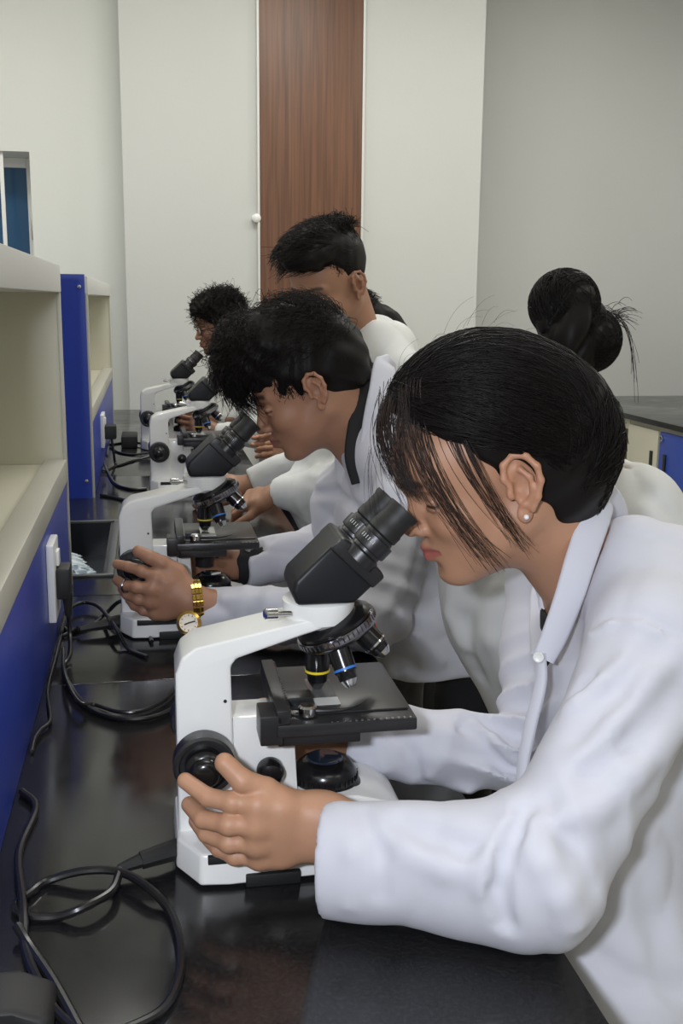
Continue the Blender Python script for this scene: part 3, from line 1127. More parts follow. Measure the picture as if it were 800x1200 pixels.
def head_frame(yaw, pitch, roll=0.0):
    """rows: forward, left, up.  yaw 0 looks along -X; positive yaw turns towards the camera side (-Y)"""
    y, p, r = map(math.radians, (yaw, pitch, roll))
    F = A(-math.cos(p) * math.cos(y), -math.cos(p) * math.sin(y), -math.sin(p))
    Lf = A(math.sin(y), -math.cos(y), 0.0)
    U = np.cross(F, Lf)
    L2 = Lf * math.cos(r) + U * math.sin(r)
    U2 = np.cross(F, L2)
    return np.stack([F, L2, U2])


class Head:
    def __init__(s, O, yaw, pitch, roll=0.0, k=1.0):
        s.O, s.R, s.k = A(O), head_frame(yaw, pitch, roll), k

    def p(s, x, y=None, z=None):
        v = A(x) if y is None else A(x, y, z)
        return s.O + (v * s.k) @ s.R

    def cone(s, p, q, r1, r2=None, side=None, sc=1.0):
        return cone(s.p(p), s.p(q), r1 * s.k, (r1 if r2 is None else r2) * s.k, None if side is None else A(side) @ s.R, sc)

    def ell(s, c, r, tilt=0.0):
        R = s.R
        if tilt:
            t = math.radians(tilt)
            R = np.stack([s.R[0] * math.cos(t) + s.R[2] * math.sin(t), s.R[1], -s.R[0] * math.sin(t) + s.R[2] * math.cos(t)])
        return ell(s.p(c), A(r) * s.k, R)

    def local(s, P):
        return (P - s.O) @ s.R.T / s.k


def build_head(H, vox, neck_to, neck_r=0.052, male=False, ears=True, es=1.0, fh=0.0):
    V = Vol(vox)
    e, c = H.ell, H.cone
    V.u(e((-0.008, 0, 0.040), (0.094, 0.074, 0.082)), 0.01)
    V.u(e((0.030 + fh, 0, 0.044), (0.058, 0.062, 0.054)), 0.03)
    V.u(e((0.040, 0, -0.020), (0.050, 0.056, 0.062)), 0.03)
    V.u(e((0.030, 0, -0.052), (0.050, 0.048, 0.036)), 0.03)
    j = 0.004 if male else 0.0
    for s in (-1, 1):
        V.u(c((-0.006, s * (0.052 + j), -0.040), (0.062, s * 0.016, -0.083), 0.013, 0.011), 0.025)
        V.u(e((0.062, s * 0.036, -0.022), (0.024, 0.022, 0.020)), 0.02)
        V.u(c((0.088 + fh * 0.45, s * 0.012, 0.026), (0.072 + fh * 0.4, s * 0.046, 0.024), 0.008, 0.006), 0.014)
    V.u(e((0.078, 0, -0.087), (0.014, 0.017, 0.012)), 0.018)
    V.u(c((0.066, 0, -0.084), (0.01, 0, -0.070), 0.014, 0.030), 0.025)
    V.u(e((0.068, 0, -0.055), (0.026, 0.028, 0.024)), 0.02)
    # eye sockets, eyeballs under the lids
    for s in (-1, 1):
        V.c(e((0.094, s * 0.032, 0.004), (0.014, 0.017, 0.010)), 0.016)
        V.u(e((0.0765, s * 0.032, 0.003), (0.0135, 0.0145, 0.0125)), 0.004)
        V.u(c((0.0885, s * 0.022, 0.0075), (0.0845, s * 0.044, 0.0065), 0.0028), 0.004)
        V.u(c((0.0885, s * 0.022, -0.0035), (0.0840, s * 0.044, -0.0025), 0.0022), 0.004)
    # nose
    V.u(c((0.089, 0, 0.012), (0.108, 0, -0.022), 0.0070, 0.0082), 0.012)
    V.u(e((0.109, 0, -0.026), (0.0095, 0.0100, 0.0085)), 0.006)
    for s in (-1, 1):
        V.u(e((0.099, s * 0.0125, -0.0285), (0.0095, 0.0065, 0.0070)), 0.006)
        V.c(e((0.103, s * 0.0065, -0.0365), (0.0045, 0.0028, 0.0040)), 0.003)
    # mouth
    for s in (-1, 1):
        V.u(c((0.0985, 0, -0.0505), (0.085, s * 0.022, -0.0545), 0.0058, 0.0030), 0.006)
        V.u(c((0.0965, 0, -0.0625), (0.083, s * 0.020, -0.0570), 0.0068, 0.0030), 0.006)
        V.c(c((0.108, 0, -0.0562), (0.090, s * 0.022, -0.0560), 0.0016, 0.0012), 0.004)
    V.c(c((0.106, 0, -0.041), (0.108, 0, -0.046), 0.0018), 0.004)
    V.c(e((0.100, 0, -0.077), (0.007, 0.016, 0.005)), 0.010)
    # neck
    V.u(cone(H.p(-0.028, 0, -0.035), neck_to, neck_r * 1.02, neck_r * 1.06), 0.025)
    if ears:
        for s in (-1, 1):
            E0 = A(-0.004, s * 0.074, 0.002)

            def sc3(v):
                return tuple(E0 + (A(v) - E0) * es)

            def e(c_, r_, tl=0.0):
                return H.ell(sc3(c_), tuple(x_ * es for x_ in r_), tl)

            def c(p_, q_, r_):
                return H.cone(sc3(p_), sc3(q_), r_ * es)

            def y(x, b=0.0765):
                return s * (b + 0.010 * max(0.0, -x) / 0.02)
            V.u(e((-0.007, s * 0.0760, 0.003), (0.0150, 0.0045, 0.0270), -12), 0.006)
            V.u(e((-0.001, s * 0.0765, -0.0260), (0.0075, 0.0040, 0.0090)), 0.006)
            V.c(e((-0.0060, s * 0.0865, 0.0010), (0.0120, 0.0110, 0.0190), -12), 0.003)
            hx = [(0.004, 0.001), (0.010, 0.013), (0.007, 0.026), (-0.003, 0.033), (-0.014, 0.030), (-0.021, 0.018), (-0.021, 0.004), (-0.015, -0.011), (-0.008, -0.022)]
            for (xa, za), (xb, zb) in zip(hx, hx[1:]):
                V.u(c((xa, y(xa, 0.0795), za), (xb, y(xb, 0.0795), zb), 0.0032), 0.003)
            ax = [(-0.009, -0.012), (-0.0135, -0.002), (-0.013, 0.009), (-0.007, 0.018)]
            for (xa, za), (xb, zb) in zip(ax, ax[1:]):
                V.u(c((xa, y(xa, 0.078), za), (xb, y(xb, 0.078), zb), 0.0028), 0.004)
            V.u(e((0.0075, s * 0.0785, -0.003), (0.0040, 0.0040, 0.0060)), 0.004)
            V.u(e((-0.005, s * 0.080, -0.016), (0.0050, 0.0035, 0.0035)), 0.004)
            V.c(e((-0.001, s * 0.084, 0.000), (0.0055, 0.0090, 0.0070)), 0.003)
    return V.build()


def paint(H, P, base, lip=(0.38, 0.095, 0.085), brow=(0.02, 0.013, 0.01), brow_w=1.0):
    """skin, lips, brows, lash line: colours that belong to the face itself"""
    q = H.local(P)
    t = np.tile(A(base), (len(P), 1))
    x, y, z = q[:, 0], np.abs(q[:, 1]), q[:, 2]

    def mix(m, c):
        nonlocal t
        t = t * (1 - m[:, None]) + A(c) * m[:, None]

    def bump(v, w):
        return np.clip(1 - np.abs(v) / w, 0, 1)
    ch = np.exp(-(((y - 0.040) / 0.020) ** 2 + ((z + 0.025) / 0.020) ** 2)) * (x > 0.03)
    mix(0.22 * ch, (base[0] * 1.02, base[1] * 0.80, base[2] * 0.78))
    er = np.clip((y - 0.070) / 0.012, 0, 1) * (np.abs(z) < 0.045)
    mix(0.25 * er, (base[0] * 1.05, base[1] * 0.82, base[2] * 0.80))
    lp = np.clip((x - 0.080) / 0.006, 0, 1) * np.clip(1.4 - ((z + 0.0565) / (0.0105 * np.clip(1.15 - y / 0.026, 0.05, 1))) ** 2, 0, 1) * (y < 0.025) * (z < -0.045)
    mix(np.clip(lp, 0, 1) * 0.85, lip)
    bz = 0.0265 + 0.004 * np.sin((y - 0.014) / 0.040 * math.pi)
    br = (x > 0.055) * np.clip((y - 0.010) / 0.006, 0, 1) * np.clip((0.054 - y) / 0.008, 0, 1) * bump(z - bz, 0.0058) * brow_w
    mix(np.clip(br * 1.5, 0, 0.9), brow)
    ls = (x > 0.07) * (y > 0.019) * (y < 0.047) * bump(z - (0.0020 - 0.0012 * ((y - 0.032) / 0.012) ** 2), 0.0026)
    mix(np.clip(ls * 1.6, 0, 0.92), (0.012, 0.008, 0.007))
    return t


def hand_fingers(V, wrist, knuckles, fingers, thumb, rf=0.0086, rt=0.0098, wr=0.021, wside=(0, 0, 1)):
    """explicit hand: wrist = (point, point) across the wrist; knuckles = 4 points; fingers = 4 lists of joints after the knuckle; thumb = joints from its base"""
    w0, w1 = A(wrist[0]), A(wrist[1])
    for i, kn in enumerate(knuckles):
        t = (i + 0.5) / 4
        w = w0 * (1 - t) + w1 * t
        V.u(cone(w, kn, 0.0150, 0.0118), 0.014)
    V.u(cone((A(knuckles[0]) * 2 + w0) / 3, (A(knuckles[3]) * 2 + w1) / 3, 0.0125), 0.012)
    sc = (1.0, 1.03, 0.98, 0.86)
    for i, (kn, js) in enumerate(zip(knuckles, fingers)):
        pts = [A(kn)] + [A(j) for j in js]
        r = rf * sc[i]
        rr = [r * 1.15, r, r * 0.93, r * 0.84, r * 0.8]
        for a in range(len(pts) - 1):
            V.u(cone(pts[a], pts[a + 1], rr[a], rr[a + 1]), 0.0022)
        V.u(ell(kn, (r * 1.22,) * 3), 0.010)
        if len(pts) > 2:
            V.u(ell(pts[1], (r * 1.10,) * 3), 0.004)
    tp = [A(p) for p in thumb]
    rr = [rt * 1.55, rt * 1.10, rt * 1.0, rt * 0.88, rt * 0.8]
    for a in range(len(tp) - 1):
        V.u(cone(tp[a], tp[a + 1], rr[a], rr[a + 1]), 0.008 if a == 0 else 0.003)
    V.u(cone((w0 + tp[0]) / 2, tp[0], 0.014, 0.014), 0.014)


def rot_about(v, ax, a):
    ax = unit(ax)
    return v * math.cos(a) + np.cross(ax, v) * math.sin(a) + ax * ax.dot(v) * (1 - math.cos(a))


def auto_hand(V, w, d, n, s, curl=(22, 28, 18), sc=1.0, spread=5):
    """hand from a wrist point; d = towards the fingers, n = out of the back of the hand, s = towards the thumb"""
    w, d, n, s = A(w), unit(d), unit(n), unit(s)
    kn, fg = [], []
    ln = ((.043, .025, .020), (.047, .029, .021), (.043, .027, .020), (.034, .020, .018))
    for i in range(4):
        o = (1.5 - i) * 0.0190 * sc
        k = w + d * (0.086 - 0.004 * abs(i - 1)) * sc + s * o
        kn.append(k)
        dd = rot_about(d, n, -math.radians(0)) + s * math.radians(spread) * (1.5 - i) * 0.5
        dd = unit(dd)
        p, js, ax = k, [], s
        for q in range(3):
            dd = rot_about(dd, ax, math.radians(curl[q] + 3 * i) * (1 if np.dot(np.cross(ax, dd), n) < 0 else -1))
            p = p + dd * ln[i][q] * sc
            js.append(p)
        fg.append(js)
    b = w + d * 0.028 * sc + s * 0.024 * sc - n * 0.008 * sc
    t1 = b + unit(d * 0.75 + s * 0.55 - n * 0.35) * 0.042 * sc
    t2 = t1 + unit(d * 0.9 + s * 0.15 - n * 0.35) * 0.032 * sc
    t3 = t2 + unit(d * 0.95 - s * 0.05 - n * 0.4) * 0.024 * sc
    hand_fingers(V, (w + s * 0.016, w - s * 0.016), kn, fg, [b, t1, t2, t3], 0.0084 * sc, 0.0096 * sc)


def cloth_noise(seed, amp, k0=70, k1=120, squash=(1, 1, 0.5)):
    rs = np.random.RandomState(seed)
    ks = [unit(rs.normal(size=3) * A(squash)) * rs.uniform(k0, k1) for _ in range(4)]
    ws = [unit(rs.normal(size=3)) * rs.uniform(14, 26) for _ in range(4)]
    ms = [unit(rs.normal(size=3)) * rs.uniform(7, 14) for _ in range(4)]
    ph = rs.uniform(0, 6.28, (3, 4))

    def f(P):
        o = 0
        for i in range(4):
            a = P @ ks[i] + ph[0][i] + 1.8 * np.sin(P @ ws[i] + ph[1][i])
            m = np.clip(0.5 + 0.7 * np.sin(P @ ms[i] + ph[2][i]), 0, 1)
            o = o + m * (1 - np.abs(np.sin(a * 0.5))) ** 2
        return (o - 0.6) * amp
    return f


def rings(p, d, spread, amp, wl=0.03, seed=0):
    """bunched cloth around a limb near p, along direction d"""
    p, d = A(p), unit(d)
    rs = np.random.RandomState(seed)
    w1, w2 = unit(rs.normal(size=3)) * 28, unit(rs.normal(size=3)) * 45

    def f(P):
        q = P - p
        t = q @ d
        g = np.exp(-((q ** 2).sum(1)) / spread ** 2)
        a = 2 * math.pi * t / wl + 1.6 * np.sin(P @ w1) + 0.7 * np.sin(P @ w2)
        return -g * amp * (1 - 2 * np.abs(np.sin(a * 0.5)))
    return f


def ridge(a, b, w, h, fade=True):
    """a raised (h>0) or sunk (h<0) line on the cloth from a to b"""
    a, b = A(a), A(b)
    ab = b - a
    L = ab.dot(ab)

    def f(P):
        t = np.clip((P - a) @ ab / L, 0, 1)
        d2 = ((P - a - t[:, None] * ab) ** 2).sum(1)
        tp = np.sin(np.clip(t, 0.02, 0.98) * math.pi) ** 0.5 if fade else 1.0
        return -h * np.exp(-d2 / w ** 2) * tp
    return f


def add_warps(fs):
    def f(P):
        o = np.zeros(len(P))
        for g in fs:
            o += g(P)
        return o
    return f


from mathutils.bvhtree import BVHTree


class Shell:
    """the surface of a hair mass, to lay strands on"""
    def __init__(s, H, c, V, F):
        s.H, s.c = H, H.p(c)
        s.t = BVHTree.FromPolygons([tuple(v) for v in V.tolist()], [tuple(f) for f in F.tolist()])

    def lay(s, P, off):
        """P (n,k,3) world points -> the same moved along the ray from the centre to just outside the mass"""
        out = P.copy()
        n, k, _ = P.shape
        c = Vector(s.c)
        for i in range(n):
            last = None
            for j in range(k):
                d = (Vector(P[i, j]) - c).normalized()
                h = s.t.ray_cast(c + d * 0.30, -d, 0.30)
                if h[0] is not None:
                    r = (h[0] - c).length + off[i, j]
                    last = r if last is None else 0.5 * last + 0.5 * r
                    out[i, j] = c + d * last
        return out


def ell_strands(H, starts, ends, c, r, k=14, off=0.0, jit=0.002, seed=0, wave=0.0, lift=None):
    """strands running over the ellipsoid (c, r) of the head frame from direction to direction"""
    rs = np.random.RandomState(seed)
    a = starts / np.linalg.norm(starts, axis=1, keepdims=True)
    b = ends / np.linalg.norm(ends, axis=1, keepdims=True)
    om = np.arccos(np.clip((a * b).sum(1), -0.9999, 0.9999))[:, None, None]
    t = np.linspace(0, 1, k)[None, :, None]
    D = (np.sin((1 - t) * om) * a[:, None] + np.sin(t * om) * b[:, None]) / np.sin(om)
    D /= np.linalg.norm(D, axis=2, keepdims=True)
    o = 1 + off + rs.normal(size=(len(a), 1, 1)) * jit
    if lift is not None:
        o = o + lift(t)
    if wave:
        D = D + wave * np.sin(t * rs.uniform(6, 14, (len(a), 1, 1)) + rs.uniform(0, 6.28, (len(a), 1, 1))) * rs.normal(size=(len(a), 1, 3)) * t
    P = A(c) + D * A(r) * o
    return H.O + (P.reshape(-1, 3) * H.k) @ H.R


def limb_vol(V, pts, rs, k=0.03, side=None, s=1.0):
    for i in range(len(pts) - 1):
        V.u(cone(pts[i], pts[i + 1], rs[i], rs[i + 1], side, s), k)


def lower_body(root, hip, knee_dx, foot_x, y_mid, spread=0.10, r=0.085, hipw=1.3, top=None, facing=-1.0):
    """trousers and shoes"""
    V = Vol(0.007)
    hip = A(hip)
    V.u(cone(hip + A(0, -0.05, 0.0), hip + A(0, 0.05, 0.0), 0.085, 0.085), 0.03)
    if top is not None:
        V.u(cone(hip, top, 0.080, 0.070, (0, 1, 0), 1.2), 0.04)
    for s in (-1, 1):
        h = hip + A(0, s * 0.062, -0.02)
        fx = foot_x + s * 0.05
        kn = A(fx + knee_dx, y_mid + s * spread, 0.44)
        an = A(fx + 0.02, y_mid + s * spread, 0.07)
        limb_vol(V, [h, kn, an], [min(r, 0.072), 0.058, 0.045], 0.02)
    V.c(half((0, 0, 0.035), (0, 0, 1)), 0.004)
    V.warp = add_warps([cloth_noise(3, 0.004, 60, 90)])
    v, f = V.build()
    mesh_np('trousers', v, f, M['trousers'], root)
    for s in (-1, 1):
        fx = foot_x + s * 0.05
        V = Vol(0.005)
        yy = y_mid + s * spread
        V.u(cone((fx + 0.04, yy, 0.042), (fx - 0.03, yy, 0.048), 0.036, 0.040), 0.02)
        V.u(cone((fx - 0.03, yy, 0.040), (fx - 0.17, yy, 0.030), 0.036, 0.028, (0, 1, 0), 1.25), 0.03)
        V.c(half((0, 0, 0.001), (0, 0, 1)), 0.003)
        v, f = V.build()
        mesh_np('shoe', v, f, M['shoe'], root)


def arm_skin(V, sh, el, wr):
    limb_vol(V, [sh, el, wr], [0.040, 0.034, 0.024], 0.02)


def torso_skin(NB, chest, pelvis, sN, sF, side, vox=0.009):
    V = Vol(vox)
    V.u(cone(sN, sF, 0.045), 0.03)
    V.u(cone(NB, chest, 0.055, 0.085, side, 1.3), 0.04)
    V.u(cone(chest, pelvis, 0.085, 0.095, side, 1.3), 0.04)
    return V


def body_obj(root, parts, tones, mname='skin_f'):
    Vv, Ff = join_np(parts)
    t = np.concatenate(tones)
    return mesh_np('body', Vv, Ff, M[mname], root, tone=t)


def flat_tone(v, c):
    return np.tile(A(c), (len(v), 1))


def hair_obj(root, vols, strs, mname='hair', name='hair'):
    o = mesh_np(name, *join_np(vols + strs), M[mname], root)
    return o


def dirs(rs, n, lo, hi):
    """random directions with forward, left, up components inside the box lo..hi"""
    return rs.uniform(lo, hi, (n, 3))


# ---------------------------------------------------------------- the woman at the nearest microscope
def woman_front():
    root = empty('person', (0.70, 1.03, 0.0))
    tag(root, 'woman in white lab coat with dark hair tied back leaning over the nearest microscope', 'person')
    H = Head((0.350, 1.022, 1.184), -3, 18, 0, 0.92)
    NB = A(0.475, 1.045, 1.060)
    sN, sF = A(0.475, 0.905, 1.035), A(0.500, 1.190, 1.035)
    eN, eF = A(0.328, 0.800, 0.866), A(0.425, 1.065, 0.848)
    cN, cF = A(0.147, 0.868, 0.858), A(0.214, 1.106, 0.872)
    chest, pelvis = A(0.545, 1.045, 0.93), A(0.68, 1.045, 0.74)
    side = A(0, 1, 0)
    hv, hf = build_head(H, 0.0017, NB + A(0.01, 0, -0.02), 0.050, es=1.12, fh=0.021)
    tone = paint(H, hv, SKIN['f'])
    # left hand turning the focus knob, on the camera's side of the microscope
    V = Vol(0.0013)
    Y = 0.897
    kn = [at(302, 943, Y - .002), at(300, 966, Y - .004), at(300, 987, Y), at(304, 1004, Y + .008)]
    fg = [[at(272, 940, Y + .002), at(243, 934, Y + .014), at(217, 915, Y + .030)],
          [at(268, 966, Y - .002), at(238, 960, Y + .016), at(222, 943, Y + .040)],
          [at(268, 987, Y + .004), at(242, 977, Y + .022), at(230, 962, Y + .042)],
          [at(275, 1003, Y + .014), at(256, 995, Y + .028), at(244, 984, Y + .044)]]
    th = [at(345, 950, Y + .012), at(312, 926, Y + .006), at(284, 915, Y + .004), at(263, 894, Y + .010)]
    wr = (at(384, 948, Y + .002), at(384, 992, Y + .002))
    hand_fingers(V, wr, kn, fg, th, 0.0092, 0.0106)
    V.u(cone((wr[0] + wr[1]) / 2, A(0.235, 0.845, 0.862), 0.022, 0.032, (0, 0.2, 1), 1.25), 0.02)
    nv, nf = V.build()
    # right hand on the far knob
    V = Vol(0.0018)
    wF = A(0.195, 1.118, 0.872)
    kF = [A(0.118, 1.118, 0.905), A(0.112, 1.122, 0.887), A(0.112, 1.124, 0.869), A(0.118, 1.122, 0.853)]
    fF = [[k + A(-0.038, -0.002, 0.004 * (1 - i)), k + A(-0.064, -0.018, 0.002), k + A(-0.074, -0.034, 0.002)] for i, k in enumerate(kF)]
    hand_fingers(V, (wF + A(0, 0, 0.016), wF - A(0, 0, 0.014)), kF, fF,
                 [A(0.160, 1.108, 0.890), A(0.125, 1.104, 0.905), A(0.098, 1.100, 0.910), A(0.076, 1.096, 0.914)], 0.0086, 0.0098)
    V.u(cone(wF, A(0.27, 1.135, 0.862), 0.021, 0.030), 0.02)
    fv, ff = V.build()
    T = torso_skin(NB, chest, pelvis, sN, sF, side)
    arm_skin(T, sN, eN + A(0, 0, 0.004), A(0.235, 0.845, 0.862))
    arm_skin(T, sF, eF, A(0.27, 1.135, 0.862))
    tv, tf = T.build()
    body_obj(root, [(hv, hf), (nv, nf), (fv, ff), (tv, tf)], [tone, flat_tone(nv, (0.50, 0.27, 0.165)), flat_tone(fv, (0.50, 0.27, 0.165)), flat_tone(tv, SKIN['f'])])
    # ---- coat
    V = Vol(0.0042)
    V.u(cone(sN, NB + A(0.03, -0.05, -0.005), 0.062, 0.066), 0.03)
    V.u(cone(sF, NB + A(0.03, 0.05, -0.005), 0.062, 0.066), 0.03)
    V.u(cone(NB + A(0.03, 0, -0.02), chest, 0.080, 0.105, side, 1.2), 0.04)
    V.u(cone(NB + A(0.10, -0.06, -0.015), chest + A(0.10, 0, 0.03), 0.075, 0.10, side, 1.2), 0.05)
    V.u(cone(chest, A(0.63, 1.045, 0.80), 0.108, 0.120, side, 1.15), 0.04)
    V.u(cone(A(0.63, 1.045, 0.80), A(0.69, 1.045, 0.68), 0.122, 0.140, side, 1.15), 0.05)
    V.u(cone(A(0.69, 1.045, 0.68), A(0.70, 1.045, 0.40), 0.145, 0.165, side, 1.25), 0.05)
    # front flaps hanging
    V.u(cone(A(0.455, 0.985, 0.965), A(0.465, 0.965, 0.83), 0.040, 0.060), 0.05)
    V.u(cone(A(0.50, 1.00, 1.095), A(0.53, 0.965, 1.06), 0.042, 0.05), 0.03)
    V.u(cone(A(0.465, 0.965, 0.83), A(0.470, 0.95, 0.66), 0.060, 0.09, side, 1.3), 0.05)
    V.u(cone(A(0.470, 0.95, 0.66), A(0.53, 0.96, 0.42), 0.09, 0.10, side, 1.3), 0.05)
    V.u(cone(A(0.470, 1.075, 0.975), A(0.485, 1.08, 0.83), 0.040, 0.055), 0.05)
    V.u(cone(A(0.485, 1.08, 0.83), A(0.56, 1.08, 0.62), 0.055, 0.07, side, 1.2), 0.05)
    V.c(cone(A(0.69, 1.045, 0.52), A(0.69, 1.045, 0.30), 0.13, 0.16, side, 1.2), 0.006)
    V.c(half((0, 0, 0.44), (0, 0, 1)), 0.006)
    # sleeves: shoulder to elbow to cuff
    limb_vol(V, [sN, A(0.402, 0.840, 0.955), eN], [0.066, 0.052, 0.052], 0.012)
    V.u(cone(eN, cN + A(0.01, 0, -0.002), 0.055, 0.042, (0, 0, 1), 1.20), 0.03)
    limb_vol(V, [sF, A(0.468, 1.14, 0.95), eF], [0.066, 0.054, 0.045], 0.03)
    V.u(cone(eF, cF, 0.042, 0.038, (0, 0, 1), 1.05), 0.025)
    # open cuffs
    dN = unit(cN - eN)
    dF = unit(cF - eF)
    V.c(half(cN - dN * 0.012, -dN), 0.003) if False else None
    V.ops.append(('c', cutcap(cN, dN, 0.10), 0.003))
    V.ops.append(('c', cutcap(cF, dF, 0.09), 0.003))
    V.c(cone(cN + dN * 0.03, cN - dN * 0.05, 0.034, 0.032, (0, 0, 1), 1.2), 0.003)
    V.c(cone(cF + dF * 0.03, cF - dF * 0.05, 0.028, 0.026, (0, 0, 1), 1.05), 0.003)
    # neck opening
    V.c(cone(H.p(-0.03, 0, -0.05), NB + A(0.0, 0, -0.02), 0.054, 0.052), 0.006)
    V.c(cone(NB + A(-0.05, 0, 0.02), A(0.40, 1.035, 0.985), 0.046, 0.020), 0.006)
    V.c(half((0, 0, BZ + 0.004), (0, 0, 1)), 0.003) if False else None
    V.warp = add_warps([
        cloth_noise(11, 0.0045, 40, 75),
        rings(eF + A(0.0, -0.03, 0.02), eF - sF, 0.085, 0.012, 0.030, 2),
        rings(A(0.31, 1.08, 0.87), unit(dF + A(0, 0.3, 0.9)), 0.06, 0.0050, 0.055, 5),
        rings(eN + A(0.03, -0.03, 0.05), unit(A(1, 0, 0.25)), 0.08, 0.0030, 0.045, 8),
        ] + V.folds([
        ([(614, 950), (604, 975), (590, 1005), (583, 1045), (592, 1082)], 0.0075, -0.016),
        ([(600, 965), (576, 1000), (566, 1040)], 0.010, 0.006),
        ([(620, 962), (638, 1010), (660, 1050), (676, 1080)], 0.012, 0.008),
        ([(640, 940), (672, 985), (700, 1030)], 0.012, -0.005),
        ([(470, 965), (505, 980), (545, 996), (580, 990)], 0.010, -0.006),
        ([(480, 1000), (520, 1018), (560, 1020)], 0.012, 0.005),
        ([(425, 955), (445, 1000), (446, 1045)], 0.010, -0.004),
        ([(398, 945), (412, 1000), (408, 1060)], 0.008, 0.003),
        ([(670, 812), (678, 803), (690, 794)], 0.006, -0.014),
        ([(664, 830), (676, 822), (700, 800), (730, 775)], 0.009, 0.006),
        ([(800, 850), (745, 905), (700, 945), (660, 960)], 0.013, 0.008),
        ([(798, 800), (740, 868), (690, 905)], 0.011, -0.007),
        ([(778, 745), (722, 810), (676, 862)], 0.012, -0.006),
        ([(760, 790), (720, 850), (680, 890)], 0.012, 0.006),
        ([(694, 735), (712, 722), (745, 722), (775, 734), (808, 756)], 0.0045, -0.004),
        ([(690, 741), (712, 729), (745, 729), (775, 741), (808, 764)], 0.005, 0.004),
        ([(640, 800), (634, 850), (624, 905)], 0.008, -0.005),
        ([(540, 856), (566, 868), (590, 900)], 0.006, -0.012),
        ([(556, 848), (580, 866), (602, 896)], 0.006, 0.007),
        ([(572, 832), (590, 858), (604, 880)], 0.006, -0.010),
        ([(462, 862), (482, 885), (495, 915)], 0.008, -0.006),
        ([(520, 860), (512, 890), (522, 925)], 0.009, 0.005),
        ([(440, 868), (452, 900), (470, 925)], 0.008, 0.004),
        ([(750, 1010), (765, 1080), (790, 1150)], 0.015, -0.006),
        ([(700, 1120), (740, 1150), (800, 1160)], 0.012, -0.005)]))
    cv, cf = V.build()
    low = cv[:, 2] < BZ + 0.0025
    onb = low & (cv[:, 0] < 0.352) & (cv[:, 2] > BZ - 0.08)
    cv[onb, 2] = BZ + 0.0025
    coat = mesh_np('coat', cv, cf, M['coat'], root)
    # collar: flat folded band round the neck, then the lapel down to the top button
    for pts, wd in (([at(708, 582, 1.02), at(695, 612, 0.985), at(680, 655, 0.968), at(666, 700, 0.960), at(649, 745, 0.955), at(636, 772, 0.952)], 0.033),):
        collar_band(root, [A(0.492, 1.110, 1.105), A(0.503, 1.06, 1.122)] + pts, wd)
    collar_band(root, [A(0.492, 1.115, 1.118), at(640, 678, 1.125), at(632, 720, 1.08), at(631, 768, 1.0)], 0.024, name='lapel', out=(-0.3, -1, 0.3))
    # placket edge running down the front
    collar_band(root, [at(634, 765, 0.952), at(634, 800, 0.945), at(622, 850, 0.935), at(612, 905, 0.925), at(611, 950, 0.915)], 0.013, name='placket', out=(-0.8, -0.7, 0), thick=0.0035)
    b = bmesh.new()
    p = at(631, 770, 0.944)
    lathe(b, p, (-0.5, -0.85, 0.1), [(0, 0.0055), (0.002, 0.0055), (0.0026, 0.0045), (0.0020, 0.0035), (0.0020, 0)], 16)
    world_part('button', b, M['plastic_white'], root)
    V = Vol(0.004)
    V.u(cone(NB + A(-0.012, 0, -0.02), A(0.440, 1.03, 0.985), 0.050, 0.030), 0.02)
    V.c(cone(H.p(-0.03, 0, -0.03), NB + A(-0.01, 0, 0.0), 0.062, 0.056), 0.004)
    mesh_np('shirt', *V.build(), M['shirt'], root)
    lower_body(root, (0.70, 1.045, 0.74), 0.0, 0.74, 1.045, top=A(0.60, 1.045, 0.86))
    # ---- hair: mass tied back, loose front locks, fringe
    V = Vol(0.0026)
    e = H.ell
    V.u(e((-0.018, 0, 0.055), (0.113, 0.086, 0.094)), 0.02)
    V.u(e((0.014, 0, 0.088), (0.088, 0.076, 0.068)), 0.03)
    V.u(e((-0.070, 0, 0.020), (0.080, 0.075, 0.082)), 0.03)
    V.u(e((-0.055, 0, -0.035), (0.055, 0.058, 0.050)), 0.03)
    # hairline: cut the face side away
    V.c(cut_plane(H, (0.078, 0, 0.085), (-0.93, 0, 0.36)), 0.010)
    V.c(e((0.085, 0, 0.000), (0.085, 0.12, 0.092)), 0.014)
    V.c(e((0.030, 0, -0.075), (0.075, 0.12, 0.090)), 0.014)
    for s in (-1, 1):
        V.c(e((-0.004, s * 0.095, -0.002), (0.026, 0.032, 0.036)), 0.006)
    q = lambda P: H.local(P)
    V.warp = lambda P: 0.0012 * np.sin(150 * (q(P)[:, 2] + 0.4 * q(P)[:, 0]) + 3 * np.sin(22 * q(P)[:, 1]))
    hm = V.build()
    rs = np.random.RandomState(7)
    c, r = (-0.012, 0, 0.058), (0.122, 0.090, 0.100)
    S_ = []
    sh = Shell(H, (-0.02, 0, 0.04), *hm)
    # from the forehead and parting back to the knot
    n = 2600
    st = np.stack([rs.uniform(0.55, 1.0, n), rs.uniform(-0.75, 0.75, n), rs.uniform(0.25, 0.9, n)], 1)
    en = np.stack([rs.uniform(-1.0, -0.6, n), rs.normal(0, 0.35, n), rs.uniform(-0.9, 0.15, n)], 1)
    P_ = ell_strands(H, st, en, c, r, 14, 0, 0.0, 1, 0.006).reshape(n, 14, 3)
    S_.append(strands(clear_ear(H, sh.lay(P_, np.abs(rs.normal(0, 0.0012, (n, 1))) * np.ones((1, 14)))), 0.0006, 0.0005))
    n = 1500
    st = np.stack([rs.uniform(-0.8, 0.35, n), rs.uniform(-0.9, 0.9, n), rs.uniform(0.3, 1.0, n)], 1)
    en = np.stack([rs.uniform(-1.0, -0.5, n), rs.normal(0, 0.45, n), rs.uniform(-1.1, -0.4, n)], 1)
